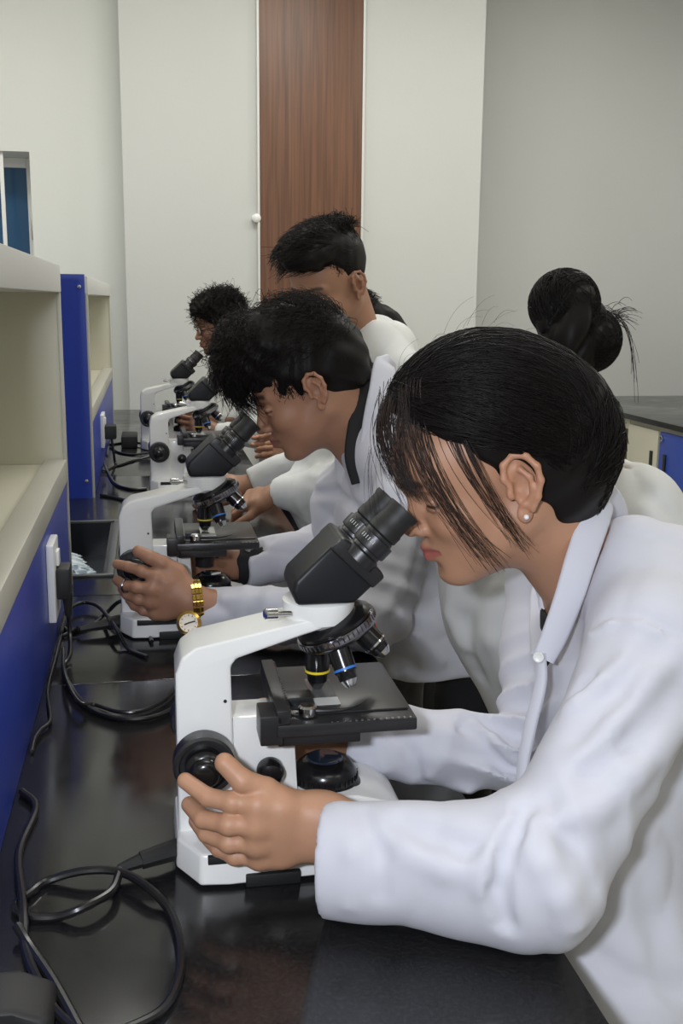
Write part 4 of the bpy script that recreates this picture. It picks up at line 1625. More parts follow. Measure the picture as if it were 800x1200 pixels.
    P_ = ell_strands(H, st, en, c, r, 14, 0, 0.0, 1, 0.006).reshape(n, 14, 3)
    S_.append(strands(clear_ear(H, sh.lay(P_, np.abs(rs.normal(0, 0.0010, (n, 1))) * np.ones((1, 14)))), 0.0006, 0.0005))
    n = 700
    st = np.stack([rs.uniform(-0.75, -0.15, n), rs.choice([-1, 1], n) * rs.uniform(0.6, 1.0, n), rs.uniform(-0.4, 0.35, n)], 1)
    en = st * A(1.0, 0.75, 1) + A(-0.35, 0, -0.55)
    P_ = ell_strands(H, st, en, c, r, 14, 0, 0.0, 1, 0.006).reshape(n, 14, 3)
    S_.append(strands(clear_ear(H, sh.lay(P_, np.abs(rs.normal(0, 0.0008, (n, 1))) * np.ones((1, 14)))), 0.0006, 0.0005))
    n = 900
    st = np.stack([rs.uniform(0.15, 0.5, n), rs.choice([-1, 1], n) * rs.uniform(0.8, 1.0, n), rs.uniform(-0.05, 0.30, n)], 1)
    en = np.stack([rs.uniform(-1.0, -0.8, n), rs.normal(0, 0.2, n), rs.uniform(-1.0, 0.0, n)], 1)
    P_ = ell_strands(H, st, en, c, r, 12, 0, 0.0, 2, 0.006).reshape(n, 12, 3)
    S_.append(strands(clear_ear(H, sh.lay(P_, np.abs(rs.normal(0, 0.0012, (n, 1))) * np.ones((1, 12)))), 0.0006, 0.0005))
    hair_obj(root, [hm], S_)
    # loose brown front locks falling over the temple, and flyaways
    Q = []
    for side_ in (-1, 1):
        for (n, a0, a1, m0, b0, b1, sp) in (
                (56, (0.075, 0.035, 0.122), (0.050, 0.050, 0.125), (0.090, 0.056, 0.055), (0.055, 0.072, -0.045), (0.035, 0.076, -0.072), 0.006),
                (110, (0.088, -0.01, 0.112), (0.065, 0.045, 0.120), (0.105, 0.034, 0.080), (0.104, 0.024, 0.030), (0.088, 0.058, 0.014), 0.0028),
                (44, (0.050, 0.050, 0.105), (0.030, 0.060, 0.110), (0.050, 0.076, 0.045), (0.018, 0.084, -0.040), (0.006, 0.082, -0.062), 0.004),
                (7, (0.092, 0.000, 0.120), (0.084, 0.020, 0.122), (0.112, 0.018, 0.070), (0.106, 0.040, 0.010), (0.098, 0.052, -0.020), 0.005)):
            if side_ < 0:
                n = n // 2
            for _ in range(n):
                u = rs.rand()
                w2 = rs.rand()
                p0 = A(a0) * (1 - u) + A(a1) * u
                p2 = A(b0) * (1 - w2) + A(b1) * w2
                p1 = A(m0) + (p0 + p2) * 0.0 + (u - 0.5) * A(-0.03, 0.012, 0)
                p0, p1, p2 = (x * A(1, side_, 1) + rs.normal(size=3) * sp * sc_ for x, sc_ in ((p0, 0.5), (p1, 1), (p2, 1)))
                t = np.linspace(0, 1, 14)[:, None]
                Q.append((1 - t) ** 2 * p0 + 2 * t * (1 - t) * (p1 * 1.10 - 0.05 * (p0 + p2)) + t ** 2 * p2)
    Q = np.array(Q)
    W = H.O + Q.reshape(-1, 3) @ H.R
    mesh_np('loose_locks', *strands(W.reshape(len(Q), 14, 3), 0.00036, 0.00018), M['hair_brown'], root)['kind'] = 'stuff'
    # long loose strands below the fringe, and a few at the nape
    Q = []
    for k in range(8):
        a = A(0.118, 0.03 + rs.normal() * 0.006, 0.075) + rs.normal(size=3) * 0.003
        b_ = A(0.145 - 0.002 * k, 0.035 + rs.normal() * 0.01, -0.005 - 0.004 * k)
        m_ = A(0.135, 0.035, 0.045) + rs.normal(size=3) * 0.004
        t = np.linspace(0, 1, 14)[:, None]
        Q.append((1 - t) ** 2 * a + 2 * t * (1 - t) * m_ + t ** 2 * b_)
    for k in range(34):
        d = A(rs.uniform(-0.4, 1), rs.uniform(-0.8, 0.8), rs.uniform(0.3, 1))
        d = unit(d)
        a = A(c) + d * A(r)
        b_ = a + unit(A(-0.8, rs.normal() * 0.6, rs.uniform(-0.3, 0.6))) * rs.uniform(0.02, 0.05)
        m_ = (a + b_) / 2 + d * 0.012
        t = np.linspace(0, 1, 14)[:, None]
        Q.append((1 - t) ** 2 * a + 2 * t * (1 - t) * m_ + t ** 2 * b_)
    Q = np.array(Q)
    W = H.O + Q.reshape(-1, 3) @ H.R
    mesh_np('stray_hairs', *strands(W.reshape(len(Q), 14, 3), 0.00016, 0.0001), M['hair'], root)['kind'] = 'stuff'
    for s in (1, -1):
        b = bmesh.new()
        p = H.p(0.0, s * 0.0835, -0.031)
        bmesh.ops.create_icosphere(b, subdivisions=2, radius=0.0028, matrix=Matrix.Translation(Vector(p)))
        world_part('earring', b, M['pearl'], root)
    return root


def clear_ear(H, P):
    q = H.local(P.reshape(-1, 3)).reshape(P.shape)
    x, y, z = q[..., 0], np.abs(q[..., 1]), q[..., 2]
    bad = ((x > -0.032) & (x < 0.014) & (z > -0.045) & (z < 0.036) & (y > 0.055)).any(1)
    return P[~bad]


def cutcap(c, d, r):
    """short cylinder beyond the cuff, used to cut it straight"""
    c, d = A(c), unit(d)
    q = c + d * 0.06

    def f(X, Y, Z):
        a, b, e = X - c[0], Y - c[1], Z - c[2]
        t = a * d[0] + b * d[1] + e * d[2]
        rad = np.sqrt(np.maximum(a * a + b * b + e * e - t * t, 0))
        return np.maximum(np.maximum(-t, t - 0.07), rad - r)
    return f, np.minimum(c, q) - r, np.maximum(c, q) + r


def cut_plane(H, p, n):
    """everything in front of the plane through p (head frame), n = its normal pointing back"""
    P, N = H.p(p), A(n) @ H.R
    return half(P, N)


def world_part(name, bm, m, root, **k):
    off, p = Vector((0, 0, 0)), root
    while p is not None:
        off += p.location
        p = p.parent
    bmesh.ops.translate(bm, verts=bm.verts, vec=-off)
    return obj(name, bm, m, root, **k)


def collar_band(root, pts, width, name='collar', out=(0, -1, 0.25), thick=0.0045, m='coat'):
    """folded strip of cloth following pts, width across, a little thickness, hanging outwards"""
    P = smooth_path(pts, 6)
    n = len(P)
    T = np.gradient(P, axis=0)
    T /= np.linalg.norm(T, axis=1, keepdims=True)
    o = unit(out)
    Wd = np.cross(T, o)
    Wd /= np.linalg.norm(Wd, axis=1, keepdims=True)
    N = np.cross(Wd, T)
    if (N @ o).mean() < 0:
        N = -N
    # cross-section: rounded fold, then falling flat
    prof = [(-0.5, 0.0), (-0.47, 0.9), (-0.35, 1.3), (0.0, 1.15), (0.42, 0.95), (0.5, 0.5), (0.5, 0.0), (0.0, -0.2)]
    V = []
    tw = np.sin(np.linspace(0.12, 1, n) * math.pi * 0.9 + 0.15) * 0.35 + 0.65
    for a, b in prof:
        V.append(P + Wd * (a * width * tw[:, None]) + N * (b * thick))
    V = np.stack(V, 1).reshape(-1, 3)
    k = len(prof)
    F = []
    for i in range(n - 1):
        for j in range(k):
            j2 = (j + 1) % k
            F.append((i * k + j, i * k + j2, (i + 1) * k + j2, (i + 1) * k + j))
    F.append(tuple(range(k)))
    F.append(tuple((n - 1) * k + j for j in range(k))[::-1])
    bm = bmesh.new()
    vs = [bm.verts.new(v) for v in V]
    for f in F:
        bm.faces.new([vs[i] for i in f])
    return world_part(name, bm, M[m], root, angle=60)


woman_front()


# ---------------------------------------------------------------- hair for the others
def tufts(H, rs, n, base_c, base_r, lo, hi, flow, length, curl=0.3, k=8, lift=0.012):
    """short strands rooted on an ellipsoid: they follow flow (head frame) bent along the scalp"""
    d = rs.uniform(lo, hi, (n, 3))
    d /= np.linalg.norm(d, axis=1, keepdims=True)
    p = A(base_c) + d * A(base_r)
    f = A(flow) + rs.normal(size=(n, 3)) * curl
    f -= d * (f * d).sum(1, keepdims=True) * 0.8
    f /= np.linalg.norm(f, axis=1, keepdims=True)
    L_ = rs.uniform(length[0], length[1], (n, 1))
    t = np.linspace(0, 1, k)[None, :, None]
    w = rs.normal(size=(n, 1, 3)) * curl * 0.012
    P = p[:, None] + f[:, None] * L_[:, None] * t + d[:, None] * lift * np.sin(t * 2.4) + w * np.sin(t * 5)
    return H.O + (P.reshape(-1, 3) * H.k @ H.R).reshape(n, k, 3)


def coat_people(root, H, NB, sN, sF, eN, eF, cN, cF, chest, pelvis, hem, vox, seed, hands=(None, None), male=True, tone_c=None,
                head_vox=0.0024, coat_m='coat_room_tint', extra=None, warps=(), rsl=(0.064, 0.055, 0.052, 0.042), cuffs=True, legs=None, side=(0, 1, 0), face=None, neck_r=0.054, lip=(0.30, 0.12, 0.09), tw=1.25, tr=(0.085, 0.11, 0.125), chin_carve=0.058, folds=()):
    tone_c = tone_c or SKIN['m']
    side = unit(side)
    hv, hf = build_head(H, head_vox, NB + A(0.01, 0, -0.03), neck_r, male)
    parts, tones = [(hv, hf)], [paint(H, hv, tone_c, lip)]
    for spec, sc in ((hands[0], 1), (hands[1], 1)):
        if spec is None:
            continue
        V = Vol(spec.get('vox', 0.002))
        spec['f'](V)
        v, f = V.build()
        parts.append((v, f))
        tones.append(flat_tone(v, tone_c))
    T = torso_skin(NB, chest, pelvis, sN, sF, side)
    arm_skin(T, sN, eN, cN - unit(cN - eN) * 0.03)
    arm_skin(T, sF, eF, cF - unit(cF - eF) * 0.03)
    v, f = T.build()
    parts.append((v, f))
    tones.append(flat_tone(v, tone_c))
    body_obj(root, parts, tones)
    V = Vol(vox)
    V.u(cone(sN, NB + (sN - sF) * 0.16 + A(0.025, 0, -0.005), rsl[0], 0.066), 0.03)
    V.u(cone(sF, NB + (sF - sN) * 0.16 + A(0.025, 0, -0.005), rsl[0], 0.066), 0.03)
    V.u(cone(NB + A(0.025, 0, -0.02), chest, tr[0], tr[1], side, tw), 0.05)
    V.u(cone(chest, pelvis, tr[1], tr[2], side, tw), 0.05)
    V.u(cone(pelvis, hem, tr[2], tr[2] + 0.015, side, tw * 0.97), 0.05)
    if extra:
        extra(V)
    for s_, e_, c_ in ((sN, eN, cN), (sF, eF, cF)):
        limb_vol(V, [s_, e_], [rsl[0], rsl[1]], 0.018)
        V.u(cone(e_, c_, rsl[2], rsl[3]), 0.025)
        d = unit(c_ - e_)
        V.ops.append(('c', cutcap(c_, d, 0.09), 0.003))
        if vox < 0.0055:
            V.c(cone(c_ + d * 0.03, c_ - d * 0.03, rsl[3] - max(0.010, 2.2 * vox), rsl[3] - max(0.012, 2.2 * vox)), 0.003)
    V.c(cone(pelvis * 0.35 + hem * 0.65, hem + A(0, 0, -0.2), tr[2] - 0.012, tr[2] + 0.012, side, tw), 0.006)
    V.c(cone(H.p(-0.03, 0, -0.05), NB + A(0, 0, -0.02), chin_carve, 0.050), 0.006)
    V.c(cone(NB + A(-0.05, 0, 0.02), NB + A(-0.07, 0, -0.08), 0.042, 0.016), 0.006)
    V.c(half((0, 0, hem[2]), (0, 0, 1)), 0.006)
    V.warp = add_warps([cloth_noise(seed, 0.0045, 40, 75), rings(eN, eN - sN, 0.085, 0.006, 0.04, seed), rings(eF, eF - sF, 0.085, 0.006, 0.04, seed + 1),
                        rings((eN + cN) / 2, cN - eN, 0.07, 0.004, 0.05, seed + 2)] + list(warps) + V.folds(folds))
    cv, cf = V.build()
    low = (cv[:, 2] < BZ + 0.003) & (cv[:, 2] > BZ - 0.08) & (cv[:, 0] < 0.352)
    cv[low, 2] = BZ + 0.003
    return mesh_np('coat', cv, cf, M[coat_m], root)


def mass(H, els, cuts, vox=0.0035, warp=0.002, wk=120):
    V = Vol(vox)
    for c, r in els:
        V.u(H.ell(c, r), 0.02)
    for c, r in cuts:
        V.c(H.ell(c, r), 0.012)
    q = H.local
    if warp:
        V.warp = lambda P: warp * np.sin(wk * q(P)[:, 0] + 4 * np.sin(40 * q(P)[:, 1])) * np.sin(wk * 0.8 * q(P)[:, 2] + 3 * np.sin(35 * q(P)[:, 0]))
    return V.build()


# ---------------------------------------------------------------- the man with the gold watch at the second microscope
def man_watch():
    root = empty('person', (0.60, 1.83, 0.0))
    tag(root, 'man in white lab coat over black shirt, gold watch, bent over the second microscope', 'person')
    H = Head((0.272, 1.80, 1.210), -3, 27, 0, 0.97)
    NB = A(0.385, 1.815, 1.120)
    sN, sF = A(0.430, 1.655, 1.075), A(0.440, 1.975, 1.085)
    eN, eF = A(0.345, 1.585, 0.862), A(0.350, 1.985, 0.885)
    cN, cF = A(0.060, 1.692, 0.850), A(0.165, 1.925, 0.868)
    Y = 1.662

    def left(V):
        kn = [at(183, 676, Y), at(178, 690, Y - .004), at(176, 704, Y), at(182, 718, Y + .008)]
        fg = [[at(166, 669, Y + .002), at(150, 664, Y + .014), at(137, 661, Y + .03)],
              [at(160, 688, Y - .002), at(146, 686, Y + .014), at(137, 680, Y + .036)],
              [at(162, 702, Y + .004), at(149, 697, Y + .020), at(143, 690, Y + .040)],
              [at(168, 715, Y + .012), at(157, 710, Y + .026), at(151, 703, Y + .042)]]
        th = [at(205, 672, Y + .012), at(190, 660, Y + .006), at(175, 653, Y + .004), at(162, 646, Y + .010)]
        wr = (at(222, 690, Y + .004), at(219, 716, Y + .004))
        hand_fingers(V, wr, kn, fg, th, 0.0092, 0.0108)
        V.u(cone((wr[0] + wr[1]) / 2, A(0.14, 1.672, 0.852), 0.024, 0.032), 0.02)

    def right(V):
        w = cF + A(-0.012, -0.003, 0.004)
        auto_hand(V, w, (-0.98, -0.10, 0.16), (0.15, 0.85, 0.45), (0, -0.35, 0.94), (25, 35, 20), 1.0)
        V.u(cone(w, w + A(0.07, 0.02, 0), 0.023, 0.03), 0.02)

    def extra(V):
        V.u(cone(A(0.395, 1.74, 0.98), A(0.42, 1.73, 0.80), 0.05, 0.06, (0, 1, 0), 1.3), 0.05)
        V.u(cone(A(0.42, 1.73, 0.80), A(0.475, 1.73, 0.69), 0.06, 0.06, (0, 1, 0), 1.4), 0.05)
        V.u(cone(A(0.34, 1.90, 1.00), A(0.36, 1.90, 0.90), 0.05, 0.06), 0.05)
    coat_people(root, H, NB, sN, sF, eN, eF, cN, cF, A(0.455, 1.82, 0.985), A(0.56, 1.83, 0.80), A(0.585, 1.83, 0.722), 0.005, 21,
                hands=({'f': left, 'vox': 0.0018}, {'f': right, 'vox': 0.0022}), head_vox=0.0022, coat_m='coat', extra=extra,
                folds=[([(312, 520), (300, 555), (291, 592)], 0.012, 0.008), ([(325, 530), (318, 570), (322, 605)], 0.012, -0.007),
                       ([(365, 578), (395, 577), (425, 600)], 0.009, -0.010), ([(330, 616), (350, 596), (372, 584)], 0.009, 0.008),
                       ([(338, 618), (315, 632), (294, 650)], 0.010, -0.009), ([(390, 620), (370, 650), (340, 668)], 0.012, 0.008),
                       ([(300, 560), (320, 580), (330, 600)], 0.010, -0.007), ([(470, 720), (490, 750), (515, 775)], 0.009, 0.008),
                       ([(455, 725), (462, 755), (465, 790)], 0.010, -0.008), ([(485, 640), (470, 690), (450, 720)], 0.012, 0.007),
                       ([(350, 690), (310, 700), (262, 702)], 0.009, 0.006), ([(330, 715), (290, 722), (255, 735)], 0.009, -0.005),
                       ([(465, 430), (455, 500), (462, 560)], 0.010, -0.007), ([(500, 590), (492, 640), (480, 680)], 0.010, -0.006)], neck_r=0.056)
    lower_body(root, (0.585, 1.83, 0.78), -0.01, 0.60, 1.83, 0.09, top=A(0.52, 1.83, 0.90))
    # black shirt collar at the neck
    collar_band(root, [A(0.425, 1.90, 1.165), at(430, 432, 1.83), at(426, 462, 1.765), at(419, 500, 1.745), at(414, 535, 1.735), at(420, 566, 1.73)], 0.036, name='shirt_collar', m='shirt', thick=0.006)
    collar_band(root, [A(0.44, 1.90, 1.165), at(452, 428, 1.80), at(446, 460, 1.745), at(438, 500, 1.728), at(434, 540, 1.722), at(446, 590, 1.72)], 0.042, thick=0.006)
    # inner black cuff on the far sleeve
    V = Vol(0.003)
    d = unit(cF - eF)
    V.u(cone(cF + d * 0.006, cF - d * 0.03, 0.036, 0.037), 0.005)
    V.ops.append(('c', cutcap(cF + d * 0.022, d, 0.08), 0.003))
    V.c(cone(cF + d * 0.06, cF - d * 0.05, 0.028, 0.029), 0.003)
    mesh_np('shirt_cuff', *V.build(), M['shirt'], root)
    # watch: dial on the outside of the wrist, linked band
    wt = empty('wristwatch', tuple(at(222, 716, 1.655)))
    tag(wt, 'gold wristwatch with a cream dial and linked band on the left wrist', 'watch')
    wc = A(at(229, 705, Y + .006))
    wax = unit(A(0.10, 0.012, 0.004))
    u0 = unit(np.cross(wax, A(0, 1, 0)))
    u1 = np.cross(wax, u0)
    dia = -0.15
    for i in range(22):
        an = 2 * math.pi * i / 22
        e = u0 * math.cos(an) * 0.035 + u1 * math.sin(an) * 0.030
        nrm = unit(u0 * math.cos(an) / 0.034 + u1 * math.sin(an) / 0.028)
        tg = np.cross(wax, nrm)
        b = bmesh.new()
        for (w0, w1, h) in ((-0.0085, -0.003, 0.0022), (-0.0028, 0.0028, 0.0028), (0.003, 0.0085, 0.0022)):
            vs = []
            for z_ in (0, h):
                for a_, c_ in ((w0, -0.0042), (w1, -0.0042), (w1, 0.0042), (w0, 0.0042)):
                    vs.append(b.verts.new(wc + e + wax * a_ + tg * c_ + nrm * z_))
            for f in ((0, 3, 2, 1), (4, 5, 6, 7), (0, 1, 5, 4), (1, 2, 6, 5), (2, 3, 7, 6), (3, 0, 4, 7)):
                b.faces.new([vs[q] for q in f])
        world_part('band_link', b, M['gold'], wt, bevel=0.0006, seg=1)
    dc = A(at(221, 730, 1.634))
    dn = unit(A(-0.10, -0.93, 0.10) + A(0, 0, 0.25))
    b = bmesh.new()
    lathe(b, dc - dn * 0.008, dn, [(0, 0.0185), (0.007, 0.0200), (0.010, 0.0195), (0.0112, 0.0150), (0.009, 0.0146)], 36)
    cs = world_part('watch_case', b, M['gold'], wt)
    b = bmesh.new()
    lathe(b, dc - dn * 0.008, dn, [(0.0085, 0.0165), (0.0092, 0.0165), (0.0092, 0)], 36)
    world_part('dial', b, M['dial'], wt)
    a_, b_, _ = frame_of(dn)
    for k in range(12):
        an = 2 * math.pi * k / 12
        e = a_ * math.cos(an) + b_ * math.sin(an)
        b = bmesh.new()
        p = Vector(dc) + Vector(dn) * 0.0014
        tube(b, [p + e * 0.0105, p + e * 0.0135], 0.0007, 4)
        world_part('hour_mark', b, M['gold'], cs)
    for an, ln in ((0.4, 0.0075), (3.4, 0.011)):
        b = bmesh.new()
        e = a_ * math.cos(an) + b_ * math.sin(an)
        p = Vector(dc) + Vector(dn) * 0.0018
        tube(b, [p, p + e * ln], 0.0012, 4)
        world_part('watch_hand', b, M['rubber'], cs)
    # ring on the middle finger
    rg = at(148, 686.5, Y + .012)
    b = bmesh.new()
    fd = unit(A(at(160, 688, Y - .002)) - A(at(146, 686, Y + .014)))
    a_, b_, _ = frame_of(fd)
    tube(b, [Vector(rg) + (a_ * math.cos(2 * math.pi * i / 24) + b_ * math.sin(2 * math.pi * i / 24)) * 0.0108 for i in range(24)], 0.0018, 8, closed=True)
    rr = obj('finger_ring', b, M['dark_chrome'], None)
    tag(rr, 'dark silver ring on the middle finger of the hand with the gold watch', 'ring')
    # hair: thick tousled top with a fringe dropping over the eyes
    hm = mass(H, [((-0.012, 0, 0.055), (0.108, 0.084, 0.098)), ((0.030, 0, 0.105), (0.088, 0.080, 0.062)), ((0.080, 0, 0.092), (0.050, 0.066, 0.055)), ((-0.065, 0, 0.02), (0.058, 0.070, 0.070))],
              [((0.095, 0, -0.022), (0.062, 0.12, 0.064)), ((0.030, 0, -0.070), (0.075, 0.12, 0.084)), ((-0.002, 0.096, -0.004), (0.028, 0.030, 0.036)), ((-0.002, -0.096, -0.004), (0.028, 0.030, 0.036)), ((-0.08, 0, -0.09), (0.09, 0.12, 0.05))], 0.0032, 0.0025)
    rs = np.random.RandomState(31)
    st = [tufts(H, rs, 2000, (-0.01, 0, 0.06), (0.106, 0.082, 0.096), (-1, -1, 0.0), (1, 1, 1), (0.9, 0, 0.1), (0.03, 0.06), 0.35, lift=0.010),
          tufts(H, rs, 900, (0.03, 0, 0.105), (0.088, 0.078, 0.062), (0.0, -1, -0.1), (1, 1, 1), (0.8, 0, -0.2), (0.03, 0.055), 0.5, lift=0.012),
          tufts(H, rs, 620, (0.080, 0, 0.090), (0.050, 0.066, 0.055), (0.2, -1, -0.7), (1, 1, 0.6), (0.35, 0, -1.0), (0.03, 0.065), 0.30, lift=0.006),
          tufts(H, rs, 500, (0.0, 0, 0.05), (0.094, 0.078, 0.090), (-0.2, 0.6, -0.35), (0.5, 1, 0.2), (0.2, 0, -1.0), (0.008, 0.022), 0.2, lift=0.002),
          tufts(H, rs, 90, (0.0, 0, 0.08), (0.10, 0.085, 0.085), (-0.3, -0.5, 0.7), (0.9, 0.5, 1), (0.5, 0, 1.0), (0.015, 0.035), 0.6, lift=0.004)]
    hair_obj(root, [hm], [strands(s, 0.00055, 0.0003) for s in st])
    return root


# ---------------------------------------------------------------- the standing man behind, looking down
def man_behind():
    root = empty('person', (0.62, 2.50, 0.0))
    tag(root, 'tall man in white lab coat standing behind, neatly combed black hair, looking down', 'person')
    H = Head((0.424, 2.47, 1.392), 38, 24, 0, 1.0)
    NB = A(0.505, 2.53, 1.250)
    sN, sF = A(0.580, 2.375, 1.175), A(0.495, 2.69, 1.205)
    eN, eF = A(0.470, 2.33, 0.965), A(0.44, 2.78, 0.95)
    cN, cF = A(0.300, 2.46, 0.905), A(0.270, 2.80, 0.87)

    def hand(w, d):
        def f(V):
            auto_hand(V, w, d, (0.1, -0.5, 0.85), (-0.2, -0.8, -0.3) if d[1] > 0.5 else (0, -0.9, -0.4), (20, 30, 20), 1.0)
            V.u(cone(A(w), A(w) - unit(d) * 0.08, 0.022, 0.024), 0.02)
        return f
    coat_people(root, H, NB, sN, sF, eN, eF, cN, cF, A(0.56, 2.54, 1.08), A(0.62, 2.55, 0.86), A(0.635, 2.55, 0.60), 0.007, 41,
                hands=({'f': hand(cN + A(-0.01, 0.0, 0), (-0.75, 0.60, -0.28)), 'vox': 0.003}, {'f': hand(cF + A(-0.01, 0, 0), (-0.97, 0.1, 0.0)), 'vox': 0.003}),
                head_vox=0.003, extra=lambda V: (V.u(cone(A(0.47, 2.50, 1.06), A(0.400, 2.47, 0.90), 0.10, 0.075, (0, 1, 0), 1.3), 0.05), V.u(cone(A(0.400, 2.47, 0.90), A(0.41, 2.47, 0.84), 0.075, 0.06, (0, 1, 0), 1.3), 0.04)), side=(-0.27, 0.96, 0), neck_r=0.058, tone_c=(0.36, 0.185, 0.11))
    lower_body(root, (0.63, 2.55, 0.76), 0.0, 0.66, 2.55, 0.085)
    collar_band(root, [A(0.53, 2.62, 1.31), A(0.568, 2.545, 1.305), A(0.572, 2.475, 1.275), A(0.545, 2.42, 1.215), A(0.505, 2.40, 1.13)], 0.05, out=(0.1, -1, 0.4), thick=0.006, m='coat_room_tint')
    hm = mass(H, [((-0.012, 0, 0.055), (0.101, 0.079, 0.088)), ((0.020, 0.0, 0.100), (0.085, 0.070, 0.050)), ((0.060, 0.006, 0.098), (0.045, 0.060, 0.032))],
              [((0.110, 0, 0.015), (0.062, 0.12, 0.062)), ((0.035, 0, -0.065), (0.075, 0.12, 0.088)), ((-0.002, 0.096, -0.004), (0.028, 0.030, 0.036)), ((-0.002, -0.096, -0.004), (0.028, 0.030, 0.036)), ((-0.08, 0, -0.09), (0.09, 0.12, 0.05)), ((0.062, 0.075, 0.03), (0.035, 0.03, 0.05))], 0.004, 0.001)
    rs = np.random.RandomState(51)
    st = [tufts(H, rs, 1300, (-0.01, 0, 0.058), (0.100, 0.078, 0.090), (-1, -1, 0.1), (1, 1, 1), (0.55, -0.8, 0.0), (0.03, 0.055), 0.12, lift=0.007),
          tufts(H, rs, 600, (0.02, 0, 0.10), (0.085, 0.070, 0.050), (-0.3, -1, 0.0), (1, 1, 1), (0.5, -0.85, 0.0), (0.03, 0.05), 0.12, lift=0.008),
          tufts(H, rs, 260, (-0.03, 0.01, 0.105), (0.07, 0.060, 0.040), (-1, -0.7, 0.3), (0.2, 1.0, 1), (-0.4, 0.5, 0.8), (0.010, 0.022), 0.6, lift=0.003),
          tufts(H, rs, 300, (0.0, 0, 0.05), (0.090, 0.0755, 0.088), (-0.5, 0.6, -0.05), (0.5, 1, 0.3), (0.1, 0, -1.0), (0.006, 0.014), 0.15, lift=0.001)]
    hair_obj(root, [hm], [strands(s, 0.0007, 0.0004) for s in st])
    return root


# ---------------------------------------------------------------- the person in glasses at the farthest microscope
def person_glasses():
    root = empty('person', (0.55, 4.08, 0.0))
    tag(root, 'person with curly black hair and glasses looking into the farthest microscope', 'person')
    H = Head((0.275, 4.09, 1.258), 8, 12, 0, 0.90)
    NB = A(0.385, 4.10, 1.145)
    sN, sF = A(0.42, 3.93, 1.08), A(0.42, 4.26, 1.08)
    eN, eF = A(0.40, 3.87, 0.87), A(0.40, 4.30, 0.87)
    cN, cF = A(0.25, 3.95, 0.865), A(0.25, 4.20, 0.865)

    def hand(w, s_):
        def f(V):
            auto_hand(V, w, (-0.97, 0.06 * s_, 0.2), (0.1, -s_, 0.35), (0, 0.2, 0.95), (25, 35, 25), 1.0)
            V.u(cone(A(w), A(w) + A(0.08, 0, 0), 0.022, 0.024), 0.02)
        return f
    coat_people(root, H, NB, sN, sF, eN, eF, cN, cF, A(0.46, 4.10, 0.98), A(0.55, 4.10, 0.82), A(0.57, 4.10, 0.58), 0.009, 61,
                hands=({'f': hand(cN + A(-0.01, 0, 0.01), 1), 'vox': 0.0032}, {'f': hand(cF + A(-0.01, 0, 0.01), -1), 'vox': 0.0032}),
                head_vox=0.0032, tone_c=(0.28, 0.14, 0.085))
    lower_body(root, (0.565, 4.10, 0.74), 0.0, 0.60, 4.10, 0.085)
    collar_band(root, [A(0.415, 4.19, 1.19), A(0.43, 4.10, 1.20), A(0.415, 4.02, 1.17), A(0.37, 3.99, 1.11), A(0.345, 3.985, 1.04)], 0.045, out=(0, -1, 0.3), thick=0.006, m='coat_room_tint')
    hm = mass(H, [((-0.015, 0, 0.055), (0.110, 0.090, 0.094)), ((0.030, 0, 0.095), (0.082, 0.078, 0.054))],
              [((0.110, 0, 0.0), (0.060, 0.12, 0.070)), ((0.035, 0, -0.065), (0.075, 0.12, 0.085)), ((-0.002, 0.096, -0.004), (0.028, 0.024, 0.036)), ((-0.08, 0, -0.09), (0.09, 0.12, 0.05))], 0.004, 0.005, 170)
    rs = np.random.RandomState(71)
    st = [tufts(H, rs, 1500, (-0.01, 0, 0.058), (0.108, 0.088, 0.092), (-1, -1, -0.2), (1, 1, 1), (0.2, 0, 0.2), (0.015, 0.035), 1.2, lift=0.012)]
    hair_obj(root, [hm], [strands(s, 0.0009, 0.0005) for s in st])
    # glasses: two rims, bridge, temples
    g = empty('eyeglasses', tuple(H.p(0.1, 0, 0)))
    tag(g, 'thin dark-rimmed eyeglasses on the person at the farthest microscope', 'glasses')
    for s in (-1, 1):
        b = bmesh.new()
        tube(b, [H.p(0.101 - 0.004 * (math.cos(t) ** 2), s * (0.032 + 0.024 * math.cos(t)), 0.002 + 0.018 * math.sin(t)) for t in np.linspace(0, 2 * math.pi, 24, endpoint=False)], 0.0014, 6, closed=True)
        world_part('rim', b, M['black_gloss'], g)
        b = bmesh.new()
        vs = [b.verts.new(H.p(0.100, s * (0.032 + 0.0235 * math.cos(t)), 0.002 + 0.0175 * math.sin(t))) for t in np.linspace(0, 2 * math.pi, 24, endpoint=False)]
        b.faces.new(vs)
        world_part('lens', b, M['glass'], g)
        b = bmesh.new()
        tube(b, [H.p(0.098, s * 0.056, 0.006), H.p(0.05, s * 0.074, 0.006), H.p(-0.005, s * 0.080, 0.010), H.p(-0.018, s * 0.080, -0.008)], 0.0014, 6)
        world_part('temple', b, M['black_gloss'], g)
    b = bmesh.new()
    tube(b, [H.p(0.101, -0.009, 0.004), H.p(0.106, 0, 0.008), H.p(0.101, 0.009, 0.004)], 0.0013, 6)
    world_part('bridge', b, M['black_gloss'], g)
    return root


